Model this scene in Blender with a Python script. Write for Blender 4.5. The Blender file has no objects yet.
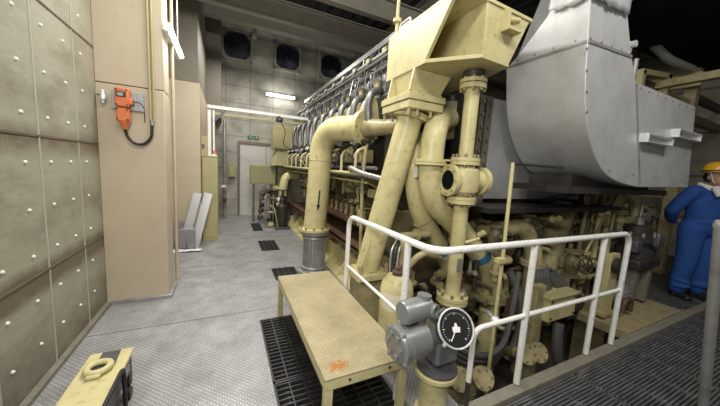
import bpy, bmesh, math, random
from mathutils import Vector, Matrix
R = math.radians
random.seed(7)
scn = bpy.context.scene
col = scn.collection
V = Vector

# ---------------------------------------------------------------- camera, world, light, exposure
def cam_setup():
    yaw, pitch, roll, F, H = R(25.91), R(7.06), R(3.355), 278.6, 1.55
    f = V((math.sin(yaw)*math.cos(pitch), math.cos(yaw)*math.cos(pitch), -math.sin(pitch)))
    r = V((math.cos(yaw), -math.sin(yaw), 0)); u = r.cross(f)
    r2 = r*math.cos(roll)+u*math.sin(roll); u2 = u*math.cos(roll)-r*math.sin(roll)
    cd = bpy.data.cameras.new('camera'); c = bpy.data.objects.new('camera', cd); col.objects.link(c)
    cd.sensor_width = 36; cd.lens = F/720*36; cd.clip_start = 0.02; cd.clip_end = 100
    c.matrix_world = Matrix(((r2.x, u2.x, -f.x, 0), (r2.y, u2.y, -f.y, 0), (r2.z, u2.z, -f.z, H), (0, 0, 0, 1)))
    scn.camera = c
cam_setup()
w = bpy.data.worlds.new('world'); scn.world = w; w.use_nodes = True
w.node_tree.nodes['Background'].inputs[0].default_value = (0.75, 0.85, 1, 1)
w.node_tree.nodes['Background'].inputs[1].default_value = 0.15
vs = scn.view_settings
vs.view_transform = 'Standard'; vs.look = 'None'; vs.gamma = 1; vs.use_curve_mapping = False
vs.exposure = 0.5

def area(loc, target, sx, sy, power, color=(1, 0.97, 0.9)):
    l = bpy.data.lights.new('unseen_lamp', 'AREA'); l.shape = 'RECTANGLE'; l.size = sx; l.size_y = sy
    l.energy = power; l.color = color
    o = bpy.data.objects.new('unseen_lamp', l); col.objects.link(o)
    o.location = loc; o.rotation_euler = (V(target)-V(loc)).to_track_quat('-Z', 'Y').to_euler()
# unseen lamps: ceiling fluorescents of the hall, plus a wall lamp and an elbow light
area((0.1, -0.5, 4.8), (0.6, 2.0, 0.6), 1.6, 0.7, 70)
area((-0.98, 0.1, 2.45), (1.6, 1.5, 1.6), 1.5, 0.25, 50)  # unseen lamp low on the left wall, lights bracket inside and elbow side
area((0.35, 3.6, 3.95), (0.35, 3.6, 0), 0.5, 2.0, 85)
area((0.4, 6.9, 4.0), (0.4, 6.9, 0), 0.5, 1.2, 38)
area((3.0, -0.9, 4.9), (3.3, 1.3, 2.0), 1.6, 0.5, 60)  # unseen lamp added and aimed to brighten the aluminium elbow
area((7.4, 2.5, 4.4), (7.0, 2.5, 0), 0.5, 1.6, 9)

# ---------------------------------------------------------------- materials
def mat(name, rgb, rough=0.5, metal=0.0, dirt=0.0, dirt_rgb=(0.10, 0.075, 0.05), scale=6.0, bump=0.0, bscale=40.0, emit=0.0, stretch=(1, 1, 1), spec=0.5, fleck=0.0, fscale=28, frgb=(0.07, 0.045, 0.025)):
    m = bpy.data.materials.new(name); m.use_nodes = True
    n, l = m.node_tree.nodes, m.node_tree.links
    b = n['Principled BSDF']
    b.inputs['Base Color'].default_value = (*rgb, 1); b.inputs['Roughness'].default_value = rough
    b.inputs['Metallic'].default_value = metal; b.inputs['Specular IOR Level'].default_value = spec
    if emit:
        b.inputs['Emission Color'].default_value = (*rgb, 1); b.inputs['Emission Strength'].default_value = emit
    if dirt or bump:
        g = n.new('ShaderNodeNewGeometry')
        mp = n.new('ShaderNodeMapping'); mp.inputs['Scale'].default_value = stretch
        l.new(g.outputs['Position'], mp.inputs[0])
    if dirt:
        t = n.new('ShaderNodeTexNoise'); t.inputs['Scale'].default_value = scale; t.inputs['Detail'].default_value = 8
        t.inputs['Roughness'].default_value = 0.65
        l.new(mp.outputs[0], t.inputs['Vector'])
        cr = n.new('ShaderNodeValToRGB'); cr.color_ramp.elements[0].position = 0.45; cr.color_ramp.elements[1].position = 0.78
        cr.color_ramp.elements[0].color = (0, 0, 0, 1); cr.color_ramp.elements[1].color = (dirt,)*3+(1,)
        l.new(t.outputs['Fac'], cr.inputs[0])
        mx = n.new('ShaderNodeMix'); mx.data_type = 'RGBA'
        mx.inputs[6].default_value = (*rgb, 1); mx.inputs[7].default_value = (*dirt_rgb, 1)
        l.new(cr.outputs[0], mx.inputs[0]); l.new(mx.outputs[2], b.inputs['Base Color'])
    if fleck:
        src = b.inputs['Base Color'].links[0].from_socket
        t4 = n.new('ShaderNodeTexNoise'); t4.inputs['Scale'].default_value = fscale; t4.inputs['Detail'].default_value = 5; t4.inputs['Roughness'].default_value = .75
        l.new(mp.outputs[0], t4.inputs['Vector'])
        c4 = n.new('ShaderNodeValToRGB'); c4.color_ramp.elements[0].position = 0.60; c4.color_ramp.elements[1].position = 0.70
        c4.color_ramp.elements[0].color = (0, 0, 0, 1); c4.color_ramp.elements[1].color = (fleck,)*3+(1,)
        l.new(t4.outputs['Fac'], c4.inputs[0])
        m4 = n.new('ShaderNodeMix'); m4.data_type = 'RGBA'; m4.inputs[7].default_value = (*frgb, 1)
        l.new(src, m4.inputs[6]); l.new(c4.outputs[0], m4.inputs[0]); l.new(m4.outputs[2], b.inputs['Base Color'])
    if bump:
        t2 = n.new('ShaderNodeTexNoise'); t2.inputs['Scale'].default_value = bscale; t2.inputs['Detail'].default_value = 4
        l.new(mp.outputs[0], t2.inputs['Vector'])
        bp = n.new('ShaderNodeBump'); bp.inputs['Strength'].default_value = bump; bp.inputs['Distance'].default_value = 0.01
        l.new(t2.outputs['Fac'], bp.inputs['Height']); l.new(bp.outputs[0], b.inputs['Normal'])
    return m

def checker_mat(name, rgb, worn, rough, metal, pitch=0.032, dirt=0.5, spot=None):
    """diamond tread plate: small raised lozenges alternating in direction, worn brighter on top"""
    m = bpy.data.materials.new(name); m.use_nodes = True
    n, l = m.node_tree.nodes, m.node_tree.links; b = n['Principled BSDF']
    b.inputs['Roughness'].default_value = rough; b.inputs['Metallic'].default_value = metal
    g = n.new('ShaderNodeNewGeometry'); mp = n.new('ShaderNodeMapping')
    mp.inputs['Rotation'].default_value = (0, 0, R(45)); mp.inputs['Scale'].default_value = (1/pitch,)*3
    l.new(g.outputs['Position'], mp.inputs[0])
    sp = n.new('ShaderNodeSeparateXYZ'); l.new(mp.outputs[0], sp.inputs[0])
    def M(op, a, c=None):
        q = n.new('ShaderNodeMath'); q.operation = op
        for i, s in enumerate((a, c)):
            if s is None: continue
            if isinstance(s, (int, float)): q.inputs[i].default_value = s
            else: l.new(s, q.inputs[i])
        return q.outputs[0]
    x, y = sp.outputs[0], sp.outputs[1]
    fx = M('ABSOLUTE', M('SUBTRACT', M('FRACT', x), 0.5)); fy = M('ABSOLUTE', M('SUBTRACT', M('FRACT', y), 0.5))
    par = M('FLOORED_MODULO', M('ADD', M('FLOOR', x), M('FLOOR', y)), 2)
    d1 = M('ADD', M('DIVIDE', fx, 0.46), M('DIVIDE', fy, 0.17)); d2 = M('ADD', M('DIVIDE', fy, 0.46), M('DIVIDE', fx, 0.17))
    d = M('ADD', M('MULTIPLY', d1, par), M('MULTIPLY', d2, M('SUBTRACT', 1, par)))
    h = M('MAXIMUM', M('MINIMUM', M('MULTIPLY', M('SUBTRACT', 1.1, d), 2.5), 1), 0)
    t = n.new('ShaderNodeTexNoise'); t.inputs['Scale'].default_value = 3.2; t.inputs['Detail'].default_value = 10; t.inputs['Roughness'].default_value = 0.78
    l.new(g.outputs['Position'], t.inputs['Vector'])
    cr = n.new('ShaderNodeValToRGB'); cr.color_ramp.elements[0].position = 0.35; cr.color_ramp.elements[1].position = 0.75
    cr.color_ramp.elements[0].color = (0, 0, 0, 1); cr.color_ramp.elements[1].color = (dirt,)*3+(1,)
    l.new(t.outputs['Fac'], cr.inputs[0])
    mx = n.new('ShaderNodeMix'); mx.data_type = 'RGBA'; mx.inputs[6].default_value = (*rgb, 1); mx.inputs[7].default_value = (*worn, 1)
    l.new(h, mx.inputs[0])
    m2 = n.new('ShaderNodeMix'); m2.data_type = 'RGBA'; m2.inputs[7].default_value = (rgb[0]*.42, rgb[1]*.39, rgb[2]*.35, 1)
    l.new(mx.outputs[2], m2.inputs[6]); l.new(cr.outputs[0], m2.inputs[0])
    out = m2.outputs[2]
    if spot:
        (sx, sy, sr), rc = spot
        vm = n.new('ShaderNodeVectorMath'); vm.operation = 'DISTANCE'; vm.inputs[1].default_value = (sx*.75, sy*1.1, 0.415)
        sc = n.new('ShaderNodeMapping'); sc.inputs['Scale'].default_value = (.75, 1.1, 1); l.new(g.outputs['Position'], sc.inputs[0]); l.new(sc.outputs[0], vm.inputs[0])
        t3 = n.new('ShaderNodeTexNoise'); t3.inputs['Scale'].default_value = 75; t3.inputs['Detail'].default_value = 6
        l.new(g.outputs['Position'], t3.inputs['Vector'])
        k = M('GREATER_THAN', M('SUBTRACT', M('MULTIPLY', t3.outputs['Fac'], 2.2), M('DIVIDE', vm.outputs['Value'], sr)), 0.62)
        m3 = n.new('ShaderNodeMix'); m3.data_type = 'RGBA'; m3.inputs[7].default_value = (*rc, 1)
        l.new(out, m3.inputs[6]); l.new(k, m3.inputs[0]); out = m3.outputs[2]
    l.new(out, b.inputs['Base Color'])
    bp = n.new('ShaderNodeBump'); bp.inputs['Strength'].default_value = 0.9; bp.inputs['Distance'].default_value = 0.003
    l.new(h, bp.inputs['Height']); l.new(bp.outputs[0], b.inputs['Normal'])
    return m

def brickish(name, rgb, mortar, bw, bh, axis='XZ', rough=0.8, msize=0.012):
    m = bpy.data.materials.new(name); m.use_nodes = True
    n, l = m.node_tree.nodes, m.node_tree.links; b = n['Principled BSDF']; b.inputs['Roughness'].default_value = rough
    g = n.new('ShaderNodeNewGeometry'); s = n.new('ShaderNodeSeparateXYZ'); c = n.new('ShaderNodeCombineXYZ')
    l.new(g.outputs['Position'], s.inputs[0]); l.new(s.outputs['XYZ'.index(axis[0])], c.inputs[0]); l.new(s.outputs[2], c.inputs[1])
    t = n.new('ShaderNodeTexBrick'); t.offset = 0.0; t.inputs['Scale'].default_value = 1
    t.inputs['Brick Width'].default_value = bw; t.inputs['Row Height'].default_value = bh; t.inputs['Mortar Size'].default_value = msize
    t.inputs['Color1'].default_value = (*rgb, 1); t.inputs['Color2'].default_value = (*[v*.93 for v in rgb], 1); t.inputs['Mortar'].default_value = (*mortar, 1)
    l.new(c.outputs[0], t.inputs['Vector'])
    no = n.new('ShaderNodeTexNoise'); no.inputs['Scale'].default_value = 3; no.inputs['Detail'].default_value = 8
    l.new(g.outputs['Position'], no.inputs['Vector'])
    mx = n.new('ShaderNodeMix'); mx.data_type = 'RGBA'; mx.blend_type = 'MULTIPLY'
    cr = n.new('ShaderNodeValToRGB'); cr.color_ramp.elements[0].position = .3; cr.color_ramp.elements[1].position = .65
    cr.color_ramp.elements[0].color = (.62, .6, .56, 1)
    l.new(no.outputs['Fac'], cr.inputs[0]); mx.inputs[0].default_value = 1
    l.new(t.outputs['Color'], mx.inputs[6]); l.new(cr.outputs[0], mx.inputs[7]); l.new(mx.outputs[2], b.inputs['Base Color'])
    return m

YEL = (0.585, 0.53, 0.28); YDK = (0.26, 0.19, 0.085)
M = {}
M['yellow'] = mat('cream_paint', YEL, 0.38, dirt=0.4, dirt_rgb=YDK, scale=8, bump=0.08, bscale=30, fleck=.6, fscale=16)
M['yellow_old'] = mat('old_cream_paint', (0.40, 0.345, 0.185), 0.45, dirt=0.75, dirt_rgb=(0.11, 0.08, 0.045), scale=8, bump=0.2, fleck=.85, fscale=20)
M['olive'] = mat('dull_olive_paint', (0.17, 0.145, 0.075), 0.5, dirt=0.85, dirt_rgb=(0.04, 0.03, 0.02), scale=7, bump=0.2)
M['cabinet'] = mat('cabinet_paint', (0.42, 0.38, 0.20), 0.4, dirt=0.25, dirt_rgb=YDK)
M['greenbox'] = mat('khaki_paint', (0.33, 0.32, 0.17), 0.45, dirt=0.3, dirt_rgb=YDK)
M['white'] = mat('white_paint', (0.82, 0.82, 0.80), 0.32, dirt=0.25, dirt_rgb=(0.35, 0.31, 0.26), scale=14, fleck=.8, fscale=30, frgb=(.08, .07, .06))
M['alu'] = mat('aluminium_cladding', (0.70, 0.71, 0.73), 0.46, metal=0.45, dirt=0.5, dirt_rgb=(0.33, 0.32, 0.31), scale=3.5, bump=0.35, bscale=7)
M['alu_dull'] = mat('dull_aluminium', (0.42, 0.42, 0.42), 0.5, metal=0.5, dirt=0.8, dirt_rgb=(0.2, 0.18, 0.16), scale=6, bump=0.2)
M['steel'] = mat('grey_steel', (0.42, 0.42, 0.42), 0.42, metal=0.55, dirt=0.6, dirt_rgb=(0.12, 0.11, 0.10), scale=9)
M['cast'] = mat('grey_cast_housing', (0.27, 0.28, 0.29), 0.36, metal=0.4, dirt=0.3, dirt_rgb=(0.2, 0.2, 0.2), scale=12)
M['branch'] = mat('grey_branch_pipe', (0.21, 0.21, 0.21), 0.35, metal=0.5, dirt=0.6, dirt_rgb=(0.05, 0.05, 0.05))
M['darkgrey'] = mat('dark_grey_metal', (0.11, 0.11, 0.115), 0.45, metal=0.3, dirt=0.4, dirt_rgb=(0.03, 0.03, 0.03))
M['iron'] = mat('dark_iron', (0.045, 0.043, 0.04), 0.5, metal=0.3, dirt=0.6, dirt_rgb=(0.10, 0.08, 0.06), scale=9)
M['black'] = mat('black_rubber', (0.013, 0.013, 0.014), 0.45)
M['black_matt'] = mat('lagging_and_bore_black', (0.006, 0.006, 0.007), 0.95, spec=0.1)  # drum lagging, also paints the dark inside the valve port
M['bolt'] = mat('bolt_steel', (0.30, 0.27, 0.22), 0.45, metal=0.5, dirt=0.5)
M['brown'] = mat('rusty_brown_plate', (0.105, 0.055, 0.032), 0.6, dirt=0.7, dirt_rgb=(0.03, 0.02, 0.015), scale=10)
M['orange'] = mat('orange_paint', (0.68, 0.185, 0.055), 0.4, dirt=0.25, dirt_rgb=(0.3, 0.08, 0.03))
M['blue_tape'] = mat('blue_band', (0.055, 0.20, 0.36), 0.5)
M['galv'] = mat('galvanised_plate', (0.33, 0.35, 0.36), 0.45, metal=0.5, dirt=0.4, dirt_rgb=(0.2, 0.2, 0.2))
M['concrete'] = mat('kerb_concrete', (0.22, 0.205, 0.165), 0.85, dirt=0.8, dirt_rgb=(0.12, 0.105, 0.085), scale=12, bump=0.4)
def wall_mat():
    m = mat('grey_wall_panel', (0.365, 0.35, 0.275), 0.7, dirt=0.75, dirt_rgb=(0.15, 0.125, 0.085), scale=2.6, bump=0.35, bscale=16, stretch=(1, 0.8, 1.5))
    n, l = m.node_tree.nodes, m.node_tree.links; b = n['Principled BSDF']
    src = b.inputs['Base Color'].links[0].from_socket
    g = n.new('ShaderNodeNewGeometry'); sp = n.new('ShaderNodeSeparateXYZ'); l.new(g.outputs['Position'], sp.inputs[0])
    def Mt(op, a, c=None):
        q = n.new('ShaderNodeMath'); q.operation = op
        for i, t in enumerate((a, c)):
            if t is None: continue
            if isinstance(t, (int, float)): q.inputs[i].default_value = t
            else: l.new(t, q.inputs[i])
        return q.outputs[0]
    def noise(scale, st, rot=0):
        mp = n.new('ShaderNodeMapping'); mp.inputs['Scale'].default_value = st; mp.inputs['Rotation'].default_value = (rot, 0, 0); l.new(g.outputs['Position'], mp.inputs[0])
        t = n.new('ShaderNodeTexNoise'); t.inputs['Scale'].default_value = scale; t.inputs['Detail'].default_value = 8; t.inputs['Roughness'].default_value = .7
        l.new(mp.outputs[0], t.inputs['Vector']); return t.outputs['Fac']
    band = None
    for z, k in ((.70, 1.5), (1.61, .8)):
        d = Mt('MAXIMUM', Mt('SUBTRACT', 1, Mt('DIVIDE', Mt('ABSOLUTE', Mt('SUBTRACT', sp.outputs[2], z)), .13)), 0)
        d = Mt('MULTIPLY', d, k); band = d if band is None else Mt('MAXIMUM', band, d)
    low = Mt('MAXIMUM', Mt('SUBTRACT', .75, Mt('DIVIDE', sp.outputs[2], .6)), 0)
    band = Mt('MINIMUM', Mt('MULTIPLY', Mt('MAXIMUM', band, low), Mt('MULTIPLY', noise(7, (1, 1, 1)), 1.9)), .8)
    scr = Mt('MULTIPLY', Mt('GREATER_THAN', noise(9, (1, 1.0, 9), R(-32)), .66), .45)
    mx = n.new('ShaderNodeMix'); mx.data_type = 'RGBA'; mx.inputs[7].default_value = (.12, .085, .05, 1)
    l.new(src, mx.inputs[6]); l.new(Mt('MAXIMUM', band, scr), mx.inputs[0]); l.new(mx.outputs[2], b.inputs['Base Color'])
    return m
M['leftwall'] = wall_mat()
M['seam'] = mat('brown_seam', (0.13, 0.10, 0.07), 0.8, dirt=0.6, dirt_rgb=(0.25, 0.2, 0.14), scale=15)
M['seam_lt'] = mat('pale_seam', (0.45, 0.43, 0.36), 0.7)
M['pin'] = mat('white_pin', (0.85, 0.84, 0.78), 0.4)
M['pillar'] = mat('beige_pillar_paint', (0.53, 0.45, 0.335), 0.5, dirt=0.22, dirt_rgb=(0.3, 0.23, 0.14), scale=3, bump=0.08, fleck=.25, fscale=9, frgb=(.2, .15, .1))
M['pillar_dk'] = mat('grey_brown_pillar', (0.19, 0.17, 0.135), 0.6, dirt=0.3)
M['farwall'] = brickish('far_wall_panels', (0.47, 0.46, 0.41), (0.29, 0.28, 0.25), 0.62, 0.45)
M['rightwall'] = brickish('right_wall_panels', (0.30, 0.28, 0.235), (0.12, 0.115, 0.10), 0.9, 0.9, axis='YZ', msize=0.025)
M['ceil'] = mat('dark_corrugated_roof', (0.06, 0.065, 0.07), 0.6, dirt=0.4, dirt_rgb=(0.02, 0.02, 0.02))
M['beam'] = mat('grey_brown_beam', (0.27, 0.25, 0.21), 0.6, dirt=0.4, dirt_rgb=(0.1, 0.09, 0.08))
M['door'] = mat('white_door', (0.62, 0.61, 0.57), 0.5, dirt=0.3, dirt_rgb=(0.35, 0.32, 0.27))
M['floor'] = checker_mat('tread_plate_grey', (0.36, 0.36, 0.375), (0.92, 0.92, 0.93), 0.42, 0.2, pitch=0.024, dirt=0.85)
M['bench'] = checker_mat('tread_plate_cream', (0.44, 0.375, 0.225), (0.66, 0.60, 0.39), 0.45, 0.0, pitch=0.026, dirt=0.75, spot=((0.585, 1.36, 0.085), (0.42, 0.17, 0.045)))
M['grate'] = mat('dark_grating', (0.11, 0.115, 0.12), 0.42, metal=0.3, dirt=0.6, dirt_rgb=(0.4, 0.4, 0.4), scale=4, stretch=(1.5, 12, 1), fleck=.7, fscale=3.2, frgb=(.5, .5, .5))
M['grate_dk'] = mat('black_grating', (0.05, 0.05, 0.05), 0.45, metal=0.4, dirt=0.6, dirt_rgb=(0.15, 0.14, 0.13))
M['pit'] = mat('oily_pit_floor', (0.05, 0.045, 0.035), 0.5, dirt=0.9, dirt_rgb=(0.13, 0.10, 0.07), scale=6)
M['tray'] = mat('ochre_tray', (0.36, 0.30, 0.165), 0.55, dirt=0.85, dirt_rgb=(0.16, 0.12, 0.07), scale=9, bump=0.3)
M['lamp'] = mat('lit_tube', (1, 0.98, 0.94), 0.4, emit=9)
M['green'] = mat('exit_green', (0.01, 0.16, 0.075), 0.4)
M['red'] = mat('red_paint', (0.26, 0.02, 0.018), 0.4)
M['paper'] = mat('white_paper', (0.85, 0.85, 0.84), 0.7)
M['fan'] = mat('dark_blue_fan', (0.018, 0.023, 0.035), 0.45, metal=0.3)
M['dial'] = mat('black_dial', (0.02, 0.02, 0.022), 0.3)
M['glass'] = mat('dim_display', (0.35, 0.37, 0.36), 0.15)
M['cloth'] = mat('blue_coverall', (0.018, 0.078, 0.32), 0.85, dirt=0.5, dirt_rgb=(0.006, 0.025, 0.12), scale=9, bump=1.0, bscale=9)
M['skin'] = mat('skin', (0.42, 0.24, 0.165), 0.5)
M['helmet'] = mat('helmet_yellow', (0.78, 0.40, 0.03), 0.3)
M['towel'] = mat('white_towel', (0.72, 0.72, 0.72), 0.9, bump=0.4)
M['hose'] = mat('dark_grey_hose', (0.075, 0.075, 0.073), 0.55, dirt=0.3)
M['cream_label'] = mat('off_white_label', (0.72, 0.68, 0.55), 0.6, dirt=0.5, dirt_rgb=(0.35, 0.3, 0.22), scale=25)

# ---------------------------------------------------------------- mesh builder
ORG = {}
def frame(axis):
    a = V(axis).normalized(); t = V((0, 0, 1)) if abs(a.z) < .9 else V((0, 1, 0))
    x = t.cross(a).normalized(); return x, a.cross(x), a
class MB:
    def __init__(s): s.bm = bmesh.new()
    def box(s, lo, hi, rot=None, about=None):
        lo, hi = V(lo), V(hi)
        r = bmesh.ops.create_cube(s.bm, size=1)
        c = (lo+hi)/2; mt = Matrix.Translation(c) @ Matrix.Diagonal((*(hi-lo), 1))
        if rot is not None:
            p = V(about) if about else c
            mt = Matrix.Translation(p) @ rot.to_4x4() @ Matrix.Translation(-p) @ mt
        bmesh.ops.transform(s.bm, matrix=mt, verts=r['verts']); return s
    def beam(s, p0, p1, wx, wz, up=(0, 0, 1)):
        p0, p1 = V(p0), V(p1); a = (p1-p0).normalized(); x = a.cross(V(up))
        if x.length < 1e-4: x = V((1, 0, 0))
        x.normalize(); z = x.cross(a); vs = []
        for p in (p0, p1):
            for i, j in ((-1, -1), (1, -1), (1, 1), (-1, 1)): vs.append(s.bm.verts.new(p+x*i*wx/2+z*j*wz/2))
        for f in ((3, 2, 1, 0), (4, 5, 6, 7), (0, 1, 5, 4), (1, 2, 6, 5), (2, 3, 7, 6), (3, 0, 4, 7)): s.bm.faces.new([vs[i] for i in f])
        return s
    def tube(s, pts, r, n=12, fil=0.0, seg=6, caps=True):
        pts = [V(p) for p in pts]
        if fil: pts = fillet(pts, fil, seg)
        rs = r if isinstance(r, (list, tuple)) else [r]*len(pts)
        d = (pts[1]-pts[0]).normalized(); x, y, _ = frame(d); rings = []
        for i, p in enumerate(pts):
            if i == 0: t = pts[1]-p
            elif i == len(pts)-1: t = p-pts[i-1]
            else: t = (pts[i+1]-p).normalized()+(p-pts[i-1]).normalized()
            t.normalize(); x = (x-t*x.dot(t)).normalized(); y = t.cross(x)
            rings.append([s.bm.verts.new(p+(x*math.cos(2*math.pi*k/n)+y*math.sin(2*math.pi*k/n))*rs[i]) for k in range(n)])
        for a, b in zip(rings, rings[1:]):
            for k in range(n): s.bm.faces.new((a[k], a[(k+1) % n], b[(k+1) % n], b[k]))
        if caps: s.bm.faces.new(rings[0][::-1]); s.bm.faces.new(rings[-1])
        return s
    def lathe(s, prof, org, axis=(0, 0, 1), n=24):
        x, y, a = frame(axis); org = V(org); rings = []
        for r, h in prof:
            if r < 1e-5: rings.append([s.bm.verts.new(org+a*h)])
            else: rings.append([s.bm.verts.new(org+a*h+(x*math.cos(2*math.pi*k/n)+y*math.sin(2*math.pi*k/n))*r) for k in range(n)])
        for p, q in zip(rings, rings[1:]):
            for k in range(n):
                if len(p) == 1 and len(q) == 1: continue
                if len(p) == 1: s.bm.faces.new((p[0], q[(k+1) % n], q[k]))
                elif len(q) == 1: s.bm.faces.new((p[k], p[(k+1) % n], q[0]))
                else: s.bm.faces.new((p[k], p[(k+1) % n], q[(k+1) % n], q[k]))
        if len(rings[0]) > 1: s.bm.faces.new(rings[0][::-1])
        if len(rings[-1]) > 1: s.bm.faces.new(rings[-1])
        return s
    def cyl(s, org, axis, h, r, n=20): return s.lathe([(r, 0), (r, h)], org, axis, n)
    def bolts(s, org, axis, R_, n, r=0.012, h=0.02, ph=0.0):
        x, y, a = frame(axis)
        for k in range(n):
            t = 2*math.pi*k/n+ph; s.cyl(V(org)+(x*math.cos(t)+y*math.sin(t))*R_, axis, h, r, 6)
        return s
    def loft(s, A, B):
        a = [s.bm.verts.new(p) for p in A]; b = [s.bm.verts.new(p) for p in B]; n = len(a)
        for k in range(n): s.bm.faces.new((a[k], a[(k+1) % n], b[(k+1) % n], b[k]))
        s.bm.faces.new(a[::-1]); s.bm.faces.new(b); return s
    def prism(s, poly, axis, lo, hi):
        def P(u, v, t): return {'X': (t, u, v), 'Y': (u, t, v), 'Z': (u, v, t)}[axis]
        return s.loft([P(u, v, lo) for u, v in poly], [P(u, v, hi) for u, v in poly])
    def ball(s, c, r, sc=(1, 1, 1), n=16):
        q = bmesh.ops.create_uvsphere(s.bm, u_segments=n, v_segments=n//2, radius=r)
        bmesh.ops.transform(s.bm, matrix=Matrix.Translation(V(c)) @ Matrix.Diagonal((*sc, 1)), verts=q['verts']); return s
    def torus(s, c, axis, R_, r, n=32, m=10):
        x, y, a = frame(axis); rings = []
        for i in range(n):
            t = 2*math.pi*i/n; d = x*math.cos(t)+y*math.sin(t)
            rings.append([s.bm.verts.new(V(c)+d*(R_+r*math.cos(2*math.pi*k/m))+a*r*math.sin(2*math.pi*k/m)) for k in range(m)])
        for i in range(n):
            p, q = rings[i], rings[(i+1) % n]
            for k in range(m): s.bm.faces.new((p[k], q[k], q[(k+1) % m], p[(k+1) % m]))
        return s
    def build(s, name, m, parent=None, bevel=0.0, label=None, cat=None, group=None, kind=None, sharp=38, remesh=None):
        bmesh.ops.recalc_face_normals(s.bm, faces=s.bm.faces)
        vs = s.bm.verts
        if parent is not None: o0 = ORG[parent.name]
        else:
            lo = V([min(v.co[i] for v in vs) for i in range(3)]); hi = V([max(v.co[i] for v in vs) for i in range(3)])
            o0 = V(((lo.x+hi.x)/2, (lo.y+hi.y)/2, lo.z))
        bmesh.ops.translate(s.bm, vec=-o0, verts=vs)
        me = bpy.data.meshes.new(name); s.bm.to_mesh(me); s.bm.free()
        me.polygons.foreach_set('use_smooth', [True]*len(me.polygons)); me.set_sharp_from_angle(angle=R(sharp))
        me.materials.append(M[m] if isinstance(m, str) else m)
        o = bpy.data.objects.new(name, me); col.objects.link(o)
        if parent is not None: o.parent = parent; ORG[o.name] = o0
        else: o.location = o0; ORG[o.name] = o0
        if bevel:
            b = o.modifiers.new('bevel', 'BEVEL'); b.width = bevel; b.segments = 2; b.limit_method = 'ANGLE'; b.angle_limit = R(40)
        tag(o, label, cat, group, kind)
        return o
def islands(mb):
    bm = mb.bm; bm.verts.index_update(); seen = set(); out = []
    for v in bm.verts:
        if v in seen: continue
        st = [v]; seen.add(v); comp = []
        while st:
            q = st.pop(); comp.append(q)
            for e in q.link_edges:
                o = e.other_vert(q)
                if o not in seen: seen.add(o); st.append(o)
        out.append(comp)
    return out
def split(mb, name, m, parent, bevel=0.0):
    """every separate piece of the builder becomes a part of its own"""
    for comp in islands(mb):
        nb = MB(); mp = {v: nb.bm.verts.new(v.co) for v in comp}; fs = {f for v in comp for f in v.link_faces}
        for f in fs: nb.bm.faces.new([mp[v] for v in f.verts])
        nb.build(name, m, parent, bevel)
    mb.bm.free()
def fillet(pts, r, seg=6):
    out = [pts[0]]
    for a, b, c in zip(pts, pts[1:], pts[2:]):
        u, v = (a-b), (c-b); d = min(r, u.length*.49, v.length*.49)
        ang = u.angle(v, 0)
        if ang > R(176): out.append(b); continue
        u.normalize(); v.normalize(); p0, p1 = b+u*d, b+v*d
        half = ang/2; cen = b+(u+v).normalized()*(d/math.cos(half)); rad = d*math.tan(half)
        e0, e1 = p0-cen, p1-cen
        for k in range(seg+1):
            out.append(cen+e0.normalized().slerp(e1.normalized(), k/seg)*rad if e0.length > 1e-6 else b)
    out.append(pts[-1]); return out
def tag(o, label=None, cat=None, group=None, kind=None):
    for k, v in (('label', label), ('category', cat), ('group', group), ('kind', kind)):
        if v: o[k] = v
    return o
def empty(name, loc, label=None, cat=None, group=None, kind=None):
    o = bpy.data.objects.new(name, None); o.empty_display_size = .1; col.objects.link(o); o.location = loc; ORG[o.name] = V(loc)
    return tag(o, label, cat, group, kind)
def children(o): return [c for c in bpy.data.objects if c.parent == o]
def copy_tree(o, parent=None):
    c = o.copy(); col.objects.link(c)
    if parent is not None: c.parent = parent
    for ch in children(o): copy_tree(ch, c)
    return c
def dup(o, delta, label=None):
    c = copy_tree(o); c.location = o.location+V(delta); c['label'] = label or o['label']; return c
def struct(name, mb, m, bevel=0.0, label=None, cat=None): return mb.build(name, m, None, bevel, kind='structure', label=label, cat=cat)

# ---------------------------------------------------------------- room shell
ZT = 5.2
fl = MB()
def slab(x0, x1, y0, y1, z0=-0.05, z1=0.0): fl.box((x0, y0, z0), (x1, y1, z1))
holes = [(0.30, 1.06, 1.0, 2.74), (0.60, 0.94, 3.66, 4.13), (0.57, 0.89, 5.03, 5.73), (0.56, 0.78, 6.6, 7.5)]
FX = 1.42
ys = [-3.0, 1.0, 2.74, 3.66, 4.13, 5.03, 5.73, 6.6, 7.5, 8.8]
for y0, y1 in zip(ys, ys[1:]):
    hx = [h for h in holes if h[2] <= y0+1e-6 and h[3] >= y1-1e-6]
    if hx: slab(-1.16, hx[0][0], y0, y1); slab(hx[0][1], FX, y0, y1)
    else: slab(-1.16, FX if y0 >= 1.0 else 1.06, y0, y1)
struct('floor', fl, 'floor', label='grey diamond tread plate floor of the aisle', cat='floor')
for y in (1.62, 2.95, 4.5, 6.0):
    MB().box((-1.07, y-.004, -.01), (.30 if y < 2.7 else 1.40, y+.0025, .0012)).build('plate_joint', 'darkgrey', bpy.data.objects['floor'])
struct('floor_pit', MB().box((-1.16, -3.0, -0.75), (9.1, 8.8, -0.65)), 'pit', label='dark oily pit floor under the gratings', cat='floor')
struct('floor_right', MB().box((5.26, 1.19, -0.1), (9.1, 2.2, -0.032)).box((5.26, 2.2, -.1), (9.1, 8.8, 0)), 'iron', label='plate floor beyond the pumps on the right', cat='floor')
struct('wall_left', MB().box((-1.31, -3, -0.05), (-1.11, 8.8, ZT)), 'leftwall', label='grey panelled wall on the left with white pins', cat='wall')
wl = bpy.data.objects['wall_left']
for k, z in enumerate((0.735, 1.64, 2.52, 3.4, 4.3)):
    MB().box((-1.115, -3, z-0.007), (-1.104, 3.56, z+0.007)).build('seam', 'seam', wl)
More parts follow.
